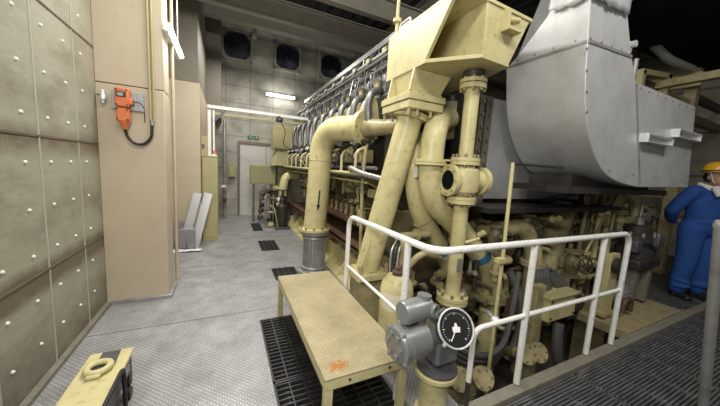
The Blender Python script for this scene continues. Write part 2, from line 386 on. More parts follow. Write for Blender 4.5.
for k in range(-8, 3):
    y = 2.6+.55*k; MB().box((-1.115, y-0.005, 0.0), (-1.104, y+0.005, ZT)).build('seam', 'seam_lt', wl)
for i in range(5):
    for j in range(10):
        y, z = 2.16+.28*i, .27+.3*j
        if y > 3.5: continue
        MB().lathe([(0.0115, 0), (0.011, .007), (0.006, .012), (0, .013)], (-1.111, y, z), (1, 0, 0), 10).build('fixing_pin', 'pin', wl)
struct('baseboard_left', MB().box((-1.11, -3, 0), (-1.07, 3.56, 0.035)), 'concrete', label='low concrete strip along the left wall', cat='baseboard')
fw = struct('wall_far', MB().box((-1.2, 8.73, -0.05), (9.1, 8.9, ZT)), 'farwall', label='grey panelled far wall with door and fans', cat='wall')
struct('wall_right', MB().box((9.0, -3, -0.05), (9.2, 8.8, ZT)), 'rightwall', label='panelled wall on the far right', cat='wall')
struct('wall_back', MB().box((-1.3, -3.2, -0.05), (9.2, -3.0, ZT)), 'farwall', label='wall behind', cat='wall')
ce = MB()
xs = [-1.3+.15*i for i in range(71)]
prof = []
for i, x in enumerate(xs): prof.append((x, ZT+(0.0 if i % 2 else 0.06)))
poly = prof+[(xs[-1], ZT+.2), (xs[0], ZT+.2)]
ce.prism(poly, 'Y', -3.2, 8.9); struct('ceiling', ce, 'ceil', label='dark corrugated roof', cat='ceiling')
def ibeam(name, p0, p1, h, wd, label):
    p0, p1 = V(p0), V(p1); b = MB()
    b.beam(p0+V((0, 0, .0)), p1, wd, .022); b.beam(p0+V((0, 0, h)), p1+V((0, 0, h)), wd, .022)
    b.beam(p0+V((0, 0, h/2)), p1+V((0, 0, h/2)), .016, h); struct(name, b, 'beam', label=label, cat='beam')
ibeam('trim_1', (-1.1, 5.5, 4.08), (9.0, 5.5, 4.08), .32, .12, 'nearer steel roof beam over the aisle with a bright lower flange')
ibeam('trim_2', (-1.1, 4.55, 4.12), (9.0, 4.55, 4.12), .32, .12, 'steel roof beam nearest the viewer')
ibeam('trim_3', (-1.1, 7.2, 4.6), (9.0, 7.2, 4.6), .4, .2, 'roof beam close to the far wall')
ibeam('trim_4', (3.6, -3, 4.45), (3.6, 8.7, 4.45), .45, .2, 'roof beam running lengthwise above the engine')
struct('trim_5', MB().beam((0.62, 7.6, 4.5), (0.62, 7.6, 5.1), .09, .09), 'beam', label='roof bracing struts', cat='brace')

# pillar near the left wall
pl = empty('trim_6', (-.84, 3.7, 0), 'beige square pillar carrying the orange box', 'pillar', kind='structure')
MB().box((-1.11, 3.56, 0.0), (-.57, 3.86, 2.215)).build('pillar_casing', 'pillar', pl, .006)
MB().box((-1.11, 3.56, 2.222), (-.57, 3.86, ZT)).build('pillar_casing', 'pillar', pl, .006)
MB().box((-1.105, 3.57, 2.2), (-.58, 3.85, 2.24)).build('joint', 'iron', pl)
MB().box((-1.11, 3.53, 0.0), (-.54, 3.87, .04)).build('base_strip', 'steel', pl, .004)
p2 = empty('trim_7', (-.76, 7, 0), 'second beige pillar beyond the first, behind the leaning sheets', 'pillar', kind='structure')
MB().box((-1.11, 5.78, 0), (-.41, 8.0, 2.85)).build('pillar_casing', 'pillar', p2, .006)
MB().box((-1.11, 5.80, 2.86), (-.43, 8.0, ZT)).build('pillar_casing', 'pillar_dk', p2)
p3 = struct('trim_8', MB().box((-.5, 8.05, 2.6), (-.1, 8.73, ZT)).box((-.5, 8.05, 0), (-.32, 8.73, 2.6)), 'pillar_dk', label='dark grey corner pillar at the far wall', cat='pillar')

# far door, frame, exit signs
d1 = empty('door_1', (.85, 8.72, 0), 'white door in the far wall below the green signs', 'door', kind='structure')
dl = MB().box((.36, 8.70, 0), (1.32, 8.725, 2.05)).build('door_leaf', 'door', d1, .003)
MB().box((1.06, 8.695, 0.02), (1.07, 8.70, 2.05)).build('door_gap', 'darkgrey', d1)
fr = MB(); fr.box((.30, 8.66, 0), (.36, 8.73, 2.12)); fr.box((1.32, 8.66, 0), (1.38, 8.73, 2.12)); fr.box((.36, 8.66, 2.05), (1.32, 8.73, 2.12)); fr.build('door_frame', 'pillar_dk', d1)
MB().tube([(1.24, 8.69, 1.0), (1.24, 8.66, 1.0), (1.14, 8.66, 1.0)], .012, 8).build('door_handle', 'steel', dl)
for k, x in enumerate((.56, .72)):
    e = empty('exit_sign', (x+.06, 8.71, 2.2), ('left' if k == 0 else 'right')+' of two small green exit signs above the far door', 'sign', 'green exit signs')
    MB().box((x, 8.70, 2.21), (x+.13, 8.73, 2.30)).build('sign_plate', 'green', e, .003)
    b = MB(); b.ball((x+.085, 8.698, 2.285), .010, n=8); b.tube([(x+.08, 8.698, 2.27), (x+.07, 8.698, 2.245)], .008, 6)
    b.tube([(x+.07, 8.698, 2.245), (x+.09, 8.698, 2.225)], .005, 6); b.tube([(x+.07, 8.698, 2.245), (x+.045, 8.698, 2.228)], .005, 6)
    b.build('running_figure', 'paper', e)

# wall fans
def wall_fan(cx, cz, s, label):
    e = empty('exhaust_fan', (cx, 8.72, cz-s), label, 'fan', 'square exhaust fans high on the far wall')
    f = MB()
    for a in ((-1, 0), (1, 0), (0, -1), (0, 1)):
        if a[0]: f.box((cx+a[0]*s-.03, 8.66, cz-s-.03), (cx+a[0]*s+.03, 8.73, cz+s+.03))
        else: f.box((cx-s, 8.66, cz+a[1]*s-.03), (cx+s, 8.73, cz+a[1]*s+.03))
    f.build('fan_frame', 'farwall', e)
    MB().lathe([(s*1.0, 0), (s*1.0, .02)], (cx, 8.705, cz), (0, 1, 0), 12).build('fan_back', 'fan', e)
    MB().torus((cx, 8.69, cz), (0, 1, 0), s*.93, .03, 28, 6).build('fan_ring', 'fan', e)
    MB().lathe([(0, -.02), (s*.22, 0), (s*.22, .05)], (cx, 8.67, cz), (0, 1, 0), 16).build('hub', 'fan', e)
    for k in range(5):
        t = k*2*math.pi/5; b = MB(); d = V((math.cos(t), 0, math.sin(t))); q = V((-math.sin(t), 0, math.cos(t)))
        c = V((cx, 8.69, cz)); A = [c+d*s*.2-q*.05+V((0, .012, 0)), c+d*s*.88-q*.12+V((0, .02, 0)), c+d*s*.88+q*.16-V((0, .015, 0)), c+d*s*.2+q*.07-V((0, .01, 0))]
        b.loft(A, [p+V((0, .006, 0)) for p in A]); b.build('fan_blade', 'fan', e)
wall_fan(.28, 4.63, .36, 'dark square exhaust fan nearest the corner pillar on the far wall')
wall_fan(1.62, 4.62, .36, 'dark square exhaust fan in the middle of the three')
wall_fan(2.95, 4.62, .36, 'dark square exhaust fan closest to the engine top')

# fluorescent lamps in view
def tube_lamp(c, axis, L, label, mount):
    c = V(c); a = V(axis); e = empty('fluorescent_lamp', c, label, 'lamp')
    m = V(mount)
    b = MB(); b.beam(c-a*L/2+m*.06, c+a*L/2+m*.06, .09, .05, up=m); b.build('lamp_housing', 'white', e)
    MB().tube([c-a*(L/2-.02), c+a*(L/2-.02)], .028, 12).build('lit_tube', 'lamp', e)
    for s in (-1, 1): MB().cyl(c+a*s*(L/2-.02)-a*.015, a, .03, .032, 12).build('end_cap', 'white', e)
    b = MB(); b.tube([c+m*.05, c+m*.12], .02, 8); b.build('bracket', 'steel', e)
tube_lamp((1.44, 8.615, 3.5), (1, 0, 0), .85, 'glowing fluorescent lamp on the far wall under the fans', (0, 1, 0))
tube_lamp((-.515, 4.0, 2.84), (0, 1, 0), .9, 'glowing fluorescent lamp beside the beige pillars', (-.3, 0, .1))
MB().tube([(-.535, 4.30, 2.86), (-.535, 4.30, 5.22)], .01, 8).build('hanger_rod', 'steel', [o for o in bpy.data.objects if o.name.startswith('fluorescent_lamp')][-1])
for (p, e_, cl) in (((1.44, 8.4, 3.40), 5.5, 'far'), ((-.30, 4.05, 2.70), 3.5, 'near')):
    l = bpy.data.lights.new('tube_light', 'POINT'); l.energy = e_; l.shadow_soft_size = .12; l.color = (1, .97, .92)
    o = bpy.data.objects.new('tube_light', l); col.objects.link(o); o.location = p

# conduits on / beside the pillar
def pipe(name, pts, r, m, label, cat='pipe', fil=.05, n=10, group=None):
    return MB().tube(pts, r, n, fil).build(name, m, None, label=label, cat=cat, group=group)
pipe('conduit', [(-.685, 3.545, 4.9), (-.685, 3.545, 1.88)], .012, 'cabinet', 'left one of two thin cream conduits down the pillar front', 'conduit', 0)
pipe('conduit', [(-.655, 3.545, 4.9), (-.655, 3.545, 1.90)], .010, 'cabinet', 'right one of two thin cream conduits, ending beside the black cable loop', 'conduit', 0)
pipe('conduit', [(-.545, 3.93, 4.9), (-.545, 3.93, .05)], .018, 'pillar', 'beige conduit at the corner of the front pillar', 'conduit', 0)
pipe('drain_pipe', [(-.03, 8.3, 2.6), (-.03, 8.3, 0)], .04, 'steel', 'vertical grey pipe left of the far door', fil=0)

# orange crane switch box with its mounting rail
e = empty('control_box', (-.88, 3.52, 1.85), 'orange control box on a grey plate on the beige pillar', 'control box')
MB().box((-.945, 3.455, 2.0), (-.835, 3.535, 2.175)).build('upper_housing', 'orange', e, .012)
MB().box((-.938, 3.465, 1.865), (-.842, 3.535, 1.995)).build('lower_housing', 'orange', e, .01)
MB().lathe([(.04, 0), (.036, .03), (.02, .05), (.018, .075)], (-.885, 3.50, 1.87), (0, 0, -1), 14).build('cable_gland', 'orange', e)
df = MB().box((-.93, 3.449, 2.09), (-.855, 3.457, 2.14)).build('display_frame', 'iron', e, .003)
MB().box((-.918, 3.446, 2.098), (-.875, 3.451, 2.128)).build('display', 'glass', df)
b = MB()
for x in (-.93, -.85):
    for z in (2.02, 2.155, 1.98, 1.885): b.cyl((x, 3.452, z), (0, 1, 0), .02, .008, 8)
split(b, 'screw', 'iron', e)
MB().box((-.84, 3.47, 2.03), (-.815, 3.52, 2.09)).build('side_lug', 'orange', e, .005)
b = MB(); b.box((-.985, 3.535, 1.985), (-.735, 3.545, 2.155))
for z in (2.005, 2.045, 2.095, 2.135): b.box((-.985, 3.53, z-.006), (-.735, 3.536, z+.006))
for x in (-.97, -.80, -.755): b.box((x-.008, 3.528, 1.985), (x+.008, 3.536, 2.155))
b.box((-.97, 3.545, 1.99), (-.75, 3.56, 2.15)); b.build('mounting_plate', 'galv', e)
q = []
for k in range(15):
    t = math.pi*k/14; q.append((-.78-.105*math.cos(t), 3.515+.012*k/14, 1.80-.0-.14*math.sin(t) if True else 0))
q = [(-.885, 3.5, 1.80)]+q[1:-1]+[(-.673, 3.53, 1.88)]
MB().tube(q, .013, 10).build('power_cable', 'black', e)
MB().cyl((-.672, 3.532, 1.86), (0, 0, 1), .05, .017, 10).build('cable_end', 'steel', e)
e = empty('sensor', (-1.045, 3.53, 2.02), 'small silver gas sensor left of the orange box', 'sensor')
MB().lathe([(.0, -.055), (.012, -.05), (.014, -.02), (.024, -.015), (.024, .02), (.016, .03), (.016, .06), (.01, .075), (0, .075)], (-1.045, 3.52, 2.07), (0, 0, 1), 14).build('sensor_body', 'alu', e)
MB().cyl((-1.045, 3.52, 2.08), (0, 1, 0), .04, .01, 8).build('stem', 'steel', e)
pipe('cable', [(-1.10, 3.553, 2.10), (-1.06, 3.553, 2.10), (-1.04, 3.55, 2.08)], .005, 'iron', 'short cable from the wall to the silver sensor', 'cable', .01, 6)
pipe('cable', [(-.82, 3.5, 2.06), (-.76, 3.52, 2.07), (-.735, 3.54, 2.02), (-.735, 3.55, 1.88)], .004, 'iron', 'thin dark cable looping right of the orange box', 'cable', .03, 6)
# leaning sheets, papers and tall cabinet between pillars
for k, (x, dx, lab) in enumerate(((-.74, .13, 'left bright aluminium channel leaning on the beige pillar'), (-.57, .12, 'right bright aluminium channel leaning by the tall cabinet'))):
    rot = Matrix.Rotation(R(-8), 3, 'X')
    b = MB(); base = V((x, 5.62, 0))
    for (lo, hi) in (((x, 5.6, 0), (x+.13, 5.62, 1.0)), ((x, 5.55, 0), (x+.012, 5.6, 1.0)), ((x+.118, 5.55, 0), (x+.13, 5.6, 1.0))):
        rr = Matrix.Rotation(R(13), 3, 'Y') @ rot
        b.box(lo, hi, rr, (x, 5.55, 0))
    b.build('metal_channel', 'alu', None, label=lab, cat='metal sheet')
b = MB(); b.box((-.86, 5.6, 0), (-.66, 5.612, .45), Matrix.Rotation(R(-9), 3, 'X'), (-.8, 5.6, 0)); b.build('steel_sheet', 'steel', None, label='dull grey sheet leaning at the left of the bright channels', cat='metal sheet')
for k, (x, dx) in enumerate(((-.755, .14), (-.595, .12))):
    b = MB(); b.box((x, 5.40, 0.004), (x+dx, 5.47, .36)); 
    for i in range(5): b.box((x+dx*i/5+.005, 5.393, .004), (x+dx*i/5+.012, 5.40, .36))
    b.build('filter_box', 'steel', None, .004, label=('left' if k == 0 else 'right')+' small ribbed grey box on the floor before the leaning channels', cat='box')
random.seed(3)
b = MB(); n = 9; g = [[None]*n for _ in range(6)]
top = []
for i in range(6):
    for j in range(n): g[i][j] = b.bm.verts.new((-.82+.44*j/(n-1)+random.uniform(-.02, .02), 5.24+.14*i/5+random.uniform(-.012, .012), .006+random.uniform(0, .03)))
for i in range(5):
    for j in range(n-1): b.bm.faces.new((g[i][j], g[i][j+1], g[i+1][j+1], g[i+1][j]))
o = b.build('crumpled_sheet', 'paper', None, label='crumpled white plastic sheet on the floor by the pillar', cat='sheet'); sm = o.modifiers.new('s', 'SOLIDIFY'); sm.thickness = .004
e = empty('tall_cabinet', (-.27, 6.1, 0), 'tall narrow khaki cabinet standing left of the aisle', 'cabinet')
MB().box((-.40, 5.97, .0), (-.14, 6.35, 1.6)).build('cabinet_body', 'cabinet', e, .006)
dr = MB().box((-.385, 5.962, .06), (-.155, 5.972, 1.57)).build('door', 'cabinet', e, .003)
MB().box((-.18, 5.95, .85), (-.165, 5.965, .95)).build('handle', 'steel', dr)
MB().box((-.41, 5.96, 1.6), (-.13, 6.36, 1.62)).build('top_panel', 'cabinet', e, .003)
e = empty('junction_box', (-.36, 6.1, 1.62), 'cream junction box on top of the tall khaki cabinet', 'box')
MB().box((-.42, 6.02, 1.62), (-.31, 6.2, 1.98)).build('box_body', 'cabinet', e, .005)
MB().box((-.40, 6.012, 1.75), (-.36, 6.022, 1.83)).build('label_plate', 'darkgrey', e)
e = empty('warning_light', (-.20, 6.06, 1.62), 'small orange warning light on the tall khaki cabinet', 'light')
MB().box((-.24, 6.02, 1.62), (-.16, 6.1, 1.66)).build('light_base', 'white', e)
MB().lathe([(.03, 0), (.03, .04), (.015, .06), (0, .062)], (-.2, 6.06, 1.66), (0, 0, 1), 12).build('lens', 'orange', e)
# white gantry frame across the aisle
e = empty('gantry_frame', (-.25, 6.05, 0), 'white steel frame spanning the aisle above the tall cabinet', 'frame')
MB().box((-.31, 6.1, 1.62), (-.25, 6.2, 2.56)).box((-.225, 6.1, 1.62), (-.19, 6.2, 2.52)).build('post', 'white', e, .004)
MB().box((-.31, 6.05, 2.50), (1.6, 6.15, 2.56)).build('beam', 'white', e, .004)
MB().box((-.2, 6.12, 2.40), (1.5, 6.17, 2.45)).build('lower_rail', 'cabinet', e, .004)
MB().beam((-.19, 6.1, 2.28), (-.02, 6.1, 2.49), .03, .03).build('knee_brace', 'darkgrey', e)
e = empty('surveillance_camera', (.98, 6.0, 2.4), 'small black camera hanging below the white aisle frame', 'camera')
MB().box((.92, 5.9, 2.40), (1.04, 6.05, 2.47)).build('camera_body', 'black', e, .008)
MB().cyl((.96, 5.91, 2.43), (0, -1, 0), .04, .03, 12).build('lens', 'darkgrey', e)
MB().box((.96, 6.0, 2.47), (1.0, 6.08, 2.51)).build('bracket', 'iron', e)
pipe('cable', [(1.0, 5.95, 2.41), (1.12, 5.98, 2.2), (1.05, 6.0, 1.95), (1.3, 6.2, 1.85)], .008, 'iron', 'dark cable hanging from the black camera', 'cable', .1, 6)
# fire equipment
e = empty('fire_sign', (-.05, 8.02, .78), 'small red and white fire sign on the corner pillar', 'sign')
MB().box((-.10, 8.02, .80), (.0, 8.04, .92)).build('sign_plate', 'paper', e); MB().box((-.095, 8.012, .81), (-.005, 8.021, .855)).build('red_field', 'red', e)
MB().box((-.32, 8.04, .86), (.02, 8.06, .90)).build('arm', 'steel', e)
e = empty('alarm_box', (-.02, 8.03, .46), 'small dark red fire alarm box below the fire sign', 'box')
MB().box((-.09, 8.0, .46), (.02, 8.06, .60)).build('box_body', 'red', e, .006)
MB().lathe([(.04, 0), (.04, .01), (.02, .015)], (-.035, 8.0, .54), (0, -1, 0), 14).build('push_button', 'iron', e)
MB().box((-.34, 8.04, .52), (-.08, 8.06, .56)).build('arm', 'steel', e)

# ---------------------------------------------------------------- gratings
def grating(name, x0, x1, y0, y1, sx, sy, m, label, group, z=0.0, t=.006, d=.035, sy_t=None, cat='grating'):
    b = MB(); b.box((x0, y0, z-d), (x0+.012, y1, z)); b.box((x1-.012, y0, z-d), (x1, y1, z)); b.box((x0, y0, z-d), (x1, y0+.012, z)); b.box((x0, y1-.012, z-d), (x1, y1, z))
    x = x0+sx
    while x < x1-.01: b.box((x-t/2, y0+.006, z-d), (x+t/2, y1-.006, z-.001)); x += sx
    y = y0+sy; t2 = sy_t or t
    while y < y1-.01: b.box((x0+.006, y-t2/2, z-d*.8), (x1-.006, y+t2/2, z)); y += sy
    return b.build(name, m, None, label=label, cat=cat, group=group)
grating('floor_grating', .302, 1.058, 1.87, 2.738, .105, .046, 'grate_dk', 'black floor grating under the far half of the cream bench', 'floor gratings', sy_t=.009, t=.009)
grating('floor_grating', .302, 1.058, 1.002, 1.86, .105, .046, 'grate_dk', 'black floor grating under the near half of the cream bench', 'floor gratings', sy_t=.009, t=.009)
grating('floor_grating', .602, .938, 3.662, 4.128, .08, .04, 'grate_dk', 'small black floor grating beside the foot of the big elbow pipe', 'floor gratings', sy_t=.012, t=.012)
grating('floor_grating', .572, .888, 5.032, 5.728, .08, .05, 'grate_dk', 'middle small black floor grating in the aisle', 'floor gratings', sy_t=.014, t=.014)
grating('floor_grating', .562, .778, 6.602, 7.498, .07, .06, 'grate_dk', 'farthest small black floor grating in the aisle', 'floor gratings', sy_t=.016, t=.014)
pipe('sump_pipe', [(.45, .7, -.3), (.45, 3.4, -.3)], .05, 'steel', 'grey pipe running in the trench below the bench grating', fil=0)
pipe('sump_pipe', [(.62, .7, -.28), (.62, 2.6, -.28), (.62, 2.8, -.6)], .035, 'olive', 'brown pipe running in the trench below the bench grating', fil=.05)
xs = [1.62, 2.56, 3.50, 4.44, 5.38, 6.32, 7.26, 8.2, 8.99]
for i, (a, c) in enumerate(zip(xs, xs[1:])):
    for j, (y0, y1) in enumerate(((.12, 1.085), (-.86, .11))):
        grating('walkway_grating', a+.004, c-.004, y0, y1, .31, .0235, 'grate', ['walkway grating panel along the concrete kerb', 'walkway grating panel in the row away from the kerb'][j]+', number %s from the rail corner' % ['one', 'two', 'three', 'four', 'five', 'six', 'seven', 'eight'][i], 'walkway gratings', t=.008, d=.03, sy_t=.0125)
for i, (a, c) in enumerate(((5.27, 6.2), (6.2, 7.13), (7.13, 8.06), (8.06, 8.99))):
    grating('walkway_grating', a+.003, c-.003, 1.195, 2.195, .31, .0235, 'grate', ['grating panel under the worker beyond the kerb', 'grating panel just right of the worker beyond the kerb', 'second grating panel right of the worker beyond the kerb', 'grating panel beyond the kerb by the right wall'][i], 'walkway gratings', t=.008, d=.03, sy_t=.0125)
struct('floor_walkway', MB().box((1.06, -3, -.12), (9.0, -.87, 0)).box((1.06, -.87, -.12), (1.62, 1.09, -.001)).box((1.62, -.87, -.2), (9.0, 1.09, -.032)), 'iron', label='dark walkway base under the gratings', cat='floor')
struct('trim_9', MB().box((1.40, 1.10, -.3), (9.0, 1.185, .03)), 'concrete', .008, label='pale concrete kerb along the walkway edge', cat='kerb')

# ---------------------------------------------------------------- handrail (white) : walkway run + bench run, one welded piece
e = empty('handrail', (1.05, 1.16, 0), 'white painted tubular handrail around the engine pit', 'handrail')
r = .022
MB().tube([(1.05, 2.37, .05), (1.05, 2.37, 1.10), (1.05, 1.16, 1.115), (3.29, 1.16, 1.11), (3.29, 1.16, .04)], r, 14, .11, 7).build('top_rail', 'white', e)
MB().tube([(1.05, 1.42, .0), (1.05, 1.42, 1.10)], r, 12).build('post', 'white', e)
MB().tube([(1.94, 1.165, .04), (1.935, 1.165, 1.1)], r, 12).build('post', 'white', e)
MB().tube([(2.87, 1.165, .04), (2.87, 1.165, 1.1)], r, 12).build('post', 'white', e)
MB().tube([(1.43, 1.165, .20), (1.43, 1.165, .575), (3.29, 1.165, .575)], .017, 12, .07, 6).build('mid_rail', 'white', e)
MB().tube([(1.43, 1.165, .04), (1.43, 1.165, .21)], .017, 12).build('mid_rail_foot', 'iron', e)
MB().tube([(1.05, 2.36, .62), (1.05, 1.30, .60)], .013, 10).build('mid_rail', 'white', e)

# ---------------------------------------------------------------- cream step bench
e = empty('step_bench', (.75, 2.0, 0), 'cream steel step bench with tread plate top beside the rail', 'bench')
MB().box((.475, 1.275, .405), (1.015, 2.78, .418)).build('tread_top', 'bench', e)
b = MB(); b.box((.475, 1.275, .35), (.49, 2.78, .4045)); b.box((1.0, 1.275, .35), (1.015, 2.78, .4045)); b.box((.49, 1.275, .35), (1.0, 1.29, .4045)); b.box((.49, 2.765, .35), (1.0, 2.78, .4045))
b.build('apron', 'yellow', e, .003)
for x in (.477, .965):
    for y in (1.277, 2.735): MB().box((x, y, 0), (x+.048, y+.043, .36)).build('leg', 'yellow', e, .003)
b = MB()
for x in (.62, .88): b.cyl((x, 1.276, .385), (0, -1, 0), .006, .008, 8)
split(b, 'screw', 'iron', e)

# ---------------------------------------------------------------- cream equipment case front left
e = empty('equipment_case', (-.65, 1.75, 0), 'cream cart with a ring on top at the lower left', 'cart')
MB().box((-.765, 1.25, .275), (-.545, 2.15, .30)).build('top_panel', 'yellow', e, .006)
b = MB(); b.box((-.76, 1.25, .06), (-.70, 2.145, .275)); b.box((-.70, 2.09, .06), (-.56, 2.145, .275)); b.box((-.70, 1.25, .06), (-.56, 1.31, .275)); b.box((-.70, 1.31, .06), (-.60, 2.09, .12))
b.build('body', 'iron', e, .004)
MB().box((-.585, 1.45, .17), (-.555, 2.1, .275)).build('side_rail', 'darkgrey', e, .004)
MB().box((-.557, 1.93, .21), (-.548, 2.05, .25)).build('side_lug', 'galv', e)
MB().torus((-.665, 1.96, .322), (0, 0, 1), .052, .018, 32, 10).build('lifting_ring', 'yellow', e)
MB().box((-.70, 1.88, .30), (-.635, 1.91, .325)).build('ring_lug', 'yellow', e, .008)
b = MB(); b.loft([(-.70, 2.14, .301), (-.61, 2.14, .301), (-.60, 1.99, .301), (-.645, 1.93, .301), (-.70, 1.93, .301)], [(-.70, 2.14, .304), (-.61, 2.14, .304), (-.60, 1.99, .304), (-.645, 1.93, .304), (-.70, 1.93, .304)])
b.build('rubber_pad', 'darkgrey', e)
MB().tube([(-.535, 1.35, .10), (-.535, 1.35, .33), (-.535, 1.90, .33), (-.535, 1.90, .08)], .011, 10, .04).build('side_handle', 'black', e)
for x in (-.75, -.58):
    for y in (1.33, 2.07): MB().cyl((x, y, .035), (1, 0, 0), .03, .035, 16).build('caster', 'black', e)

# ---------------------------------------------------------------- diesel engine
EG = empty('diesel_engine', (3.0, 5.0, 0), 'long cream diesel engine with a row of cylinder heads along the aisle', 'engine')
EY0, EY1 = 2.75, 7.25
MB().box((1.95, EY0, -.3), (4.2, EY1, 1.46)).build('crankcase', 'yellow_old', EG, .02)
MB().prism([(1.8, 1.46), (4.3, 1.46), (4.6, 2.4), (4.1, 2.8), (3.4, 2.2), (2.7, 2.2), (2.0, 2.75), (1.62, 2.40)], 'Y', EY0+.05, EY1-.1).build('cylinder_block', 'iron', EG, .02)
MB().box((1.62, EY0, .02), (1.95, EY1, .30)).build('base_frame', 'yellow', EG, .01)
MB().prism([(1.40, 0.0), (1.95, 0.0), (1.95, .52), (1.78, .52)], 'Y', EY0+.1, EY0+.15).build('base_gusset', 'yellow', EG)
MB().box((1.40, EY0+.05, .0), (1.64, EY1, .035)).build('base_flange', 'yellow', EG, .004)
MB().loft([(1.58, EY0+.05, .03), (1.60, EY0+.05, .03), (1.84, EY0+.05, .46), (1.82, EY0+.05, .46)], [(1.58, EY1, .03), (1.60, EY1, .03), (1.84, EY1, .46), (1.82, EY1, .46)]).build('sloped_skirt', 'yellow', EG)
for k in range(9):
    y = EY0+.25+k*.5
    MB().prism([(1.385, .035), (1.62, .035), (1.86, .49), (1.72, .49)], 'Y', y, y+.028).build('base_gusset', 'yellow', EG)
MB().box((1.44, EY0-.1, .545), (1.95, EY1, .58)).build('step_plate', 'brown', EG, .003)
MB().box((1.44, EY0-.1, .50), (1.455, EY1, .585)).build('step_plate_edge', 'brown', EG)
MB().box((1.50, EY0-.2, .86), (1.72, EY1-.8, .885)).build('pump_shelf', 'brown', EG)
MB().box((1.49, EY0-.2, .83), (1.505, EY1-.8, .89)).build('shelf_edge', 'brown', EG)
for k in range(18):
    y = EY0-.05+k*.2
    b = MB(); b.lathe([(.035, 0), (.035, .05), (.022, .06), (.022, .10), (.032, .105), (.032, .135), (0, .145)], (1.585, y, .885), (0, 0, 1), 10)
    b.tube([(1.6, y, .98), (1.75, y+.02, 1.05), (1.9, y+.02, 1.0)], .012, 6, .05); b.build('fuel_pump', 'yellow_old', EG)
for k in range(9):
    y = EY0+.2+k*.5
    cc = MB().box((1.90, y, .62), (1.96, y+.4, .82)).build('crankcase_cover', 'yellow_old', EG, .015)
    b = MB()
    for a in (0, 1):
        for c in (0, 1): b.cyl((1.885, y+.05+.3*a, .66+.12*c), (1, 0, 0), .03, .02, 8)
    split(b, 'cover_knob', 'yellow', cc)
    MB().lathe([(.08, 0), (.08, .06), (.05, .09), (0, .1)], (1.93, y+.2, 1.15), (-1, 0, 0), 14).build('camshaft_cover', 'yellow_old', EG)
    MB().box((1.70, y-.04, .95), (1.95, y+.02, 1.46)).build('bracket', 'olive', EG)
    MB().lathe([(.05, 0), (.05, .12), (.03, .14), (.03, .24), (0, .25)], (1.72, y+.12, 1.18), (0, 0, 1), 12).build('injection_pump', 'yellow_old', EG)
# ledge
MB().box((1.33, EY0-.1, 1.455), (1.80, EY1, 1.475)).build('ledge_plate', 'darkgrey', EG)
MB().tube([(1.33, EY0-.1, 1.49), (1.33, EY1, 1.49)], .020, 8).build('ledge_edge', 'yellow', EG)
MB().tube([(1.36, EY0-.1, 1.40), (1.36, EY1, 1.40)], .012, 8).build('ledge_edge', 'yellow_old', EG)
for k in range(9):
    y = EY0+.1+k*.5
    MB().prism([(1.34, 1.46), (1.9, 1.46), (1.9, 1.15)], 'Y', y, y+.02).build('ledge_bracket', 'yellow_old', EG)
# cylinder heads : cast box, big curved grey exhaust branch, small cream pipes, injector details
NC = 10; P0 = 2.93; DP = .44
for k in range(NC):
    y = P0+k*DP
    b = MB(); q = []
    for i in range(9):
        t = math.pi*i/8; q.append((y+.21-.10*math.cos(t), 2.28+.16*math.sin(t)))
    q = [(y+.11, 1.96)]+q+[(y+.31, 1.96)]
    b.prism(q, 'X', 1.54, 1.90); hd = b.build('cylinder_head', 'yellow', EG, .012)
    MB().tube([(1.60, y+.02, 1.92), (1.49, y+.02, 2.02), (1.465, y+.03, 2.30), (1.52, y+.04, 2.44), (1.75, y+.08, 2.50)], .040, 12, .12, 5).build('exhaust_branch', 'branch', EG)
    MB().tube([(1.50, y+.18, 1.98), (1.47, y+.18, 2.22), (1.50, y+.19, 2.36), (1.62, y+.2, 2.40)], .020, 8, .08).build('air_branch', 'steel', EG)
    MB().tube([(1.60, y+.30, 1.66), (1.44, y+.30, 1.72), (1.42, y+.12, 1.86), (1.5, y, 1.88)], .026, 8, .06).build('return_branch', 'iron', EG)
    MB().lathe([(.03, 0), (.03, .03), (.018, .035), (.018, .07), (0, .075)], (1.46, y+.30, 1.86), (-1, 0, 0), 10).build('plug', 'alu', EG)
    MB().tube([(1.52, y+.27, 2.33), (1.48, y+.27, 2.18), (1.48, y+.27, 1.95)], .022, 8, .06).build('water_branch', 'alu_dull', EG)
    b = MB(); b.tube([(1.36, y+.05, 1.50), (1.36, y+.05, 1.74), (1.50, y+.05, 1.82)], .018, 8, .06)
    b.build('drain_branch', 'yellow', EG)
    MB().box((1.44, y+.10, 1.62), (1.62, y+.28, 1.78)).build('valve_block', 'yellow_old', EG, .015)
    MB().cyl((1.45, y+.19, 1.70), (-1, 0, 0), .05, .035, 10).build('valve_cap', 'steel', EG)
    b = MB(); b.tube([(1.48, y+.36, 1.55), (1.46, y+.36, 1.78), (1.55, y+.36, 1.9)], .014, 6, .05); b.build('fuel_branch', 'iron', EG)
    # rocker cover with brackets
    rc = MB().box((1.66, y+.02, 2.44), (2.05, y+.33, 2.66)).build('rocker_cover', 'branch', EG, .02)
    MB().box((1.62, y+.10, 2.52), (1.66, y+.20, 2.60)).build('cover_lug', 'yellow_old', rc)
    MB().box((1.70, y+.12, 2.90), (1.80, y+.21, 3.0)).build('sensor_box', 'yellow_old', EG)
    b = MB(); b.tube([(1.60, y+.0, 2.42), (1.60, y+.0, 2.80), (1.76, y+.0, 3.08)], .011, 6, .05); b.tube([(1.60, y+.0, 2.80), (1.9, y+.0, 2.80)], .009, 6)
    b.build('stanchion', 'iron', EG)
    b = MB(); b.tube([(1.56, y+.14, 2.44), (1.54, y+.16, 2.64), (1.70, y+.2, 2.78)], .010, 6, .05); b.tube([(1.58, y+.25, 2.44), (1.58, y+.28, 2.62), (1.72, y+.3, 2.74)], .010, 6, .05)
    split(b, 'injector_line', 'branch', EG)
random.seed(21)
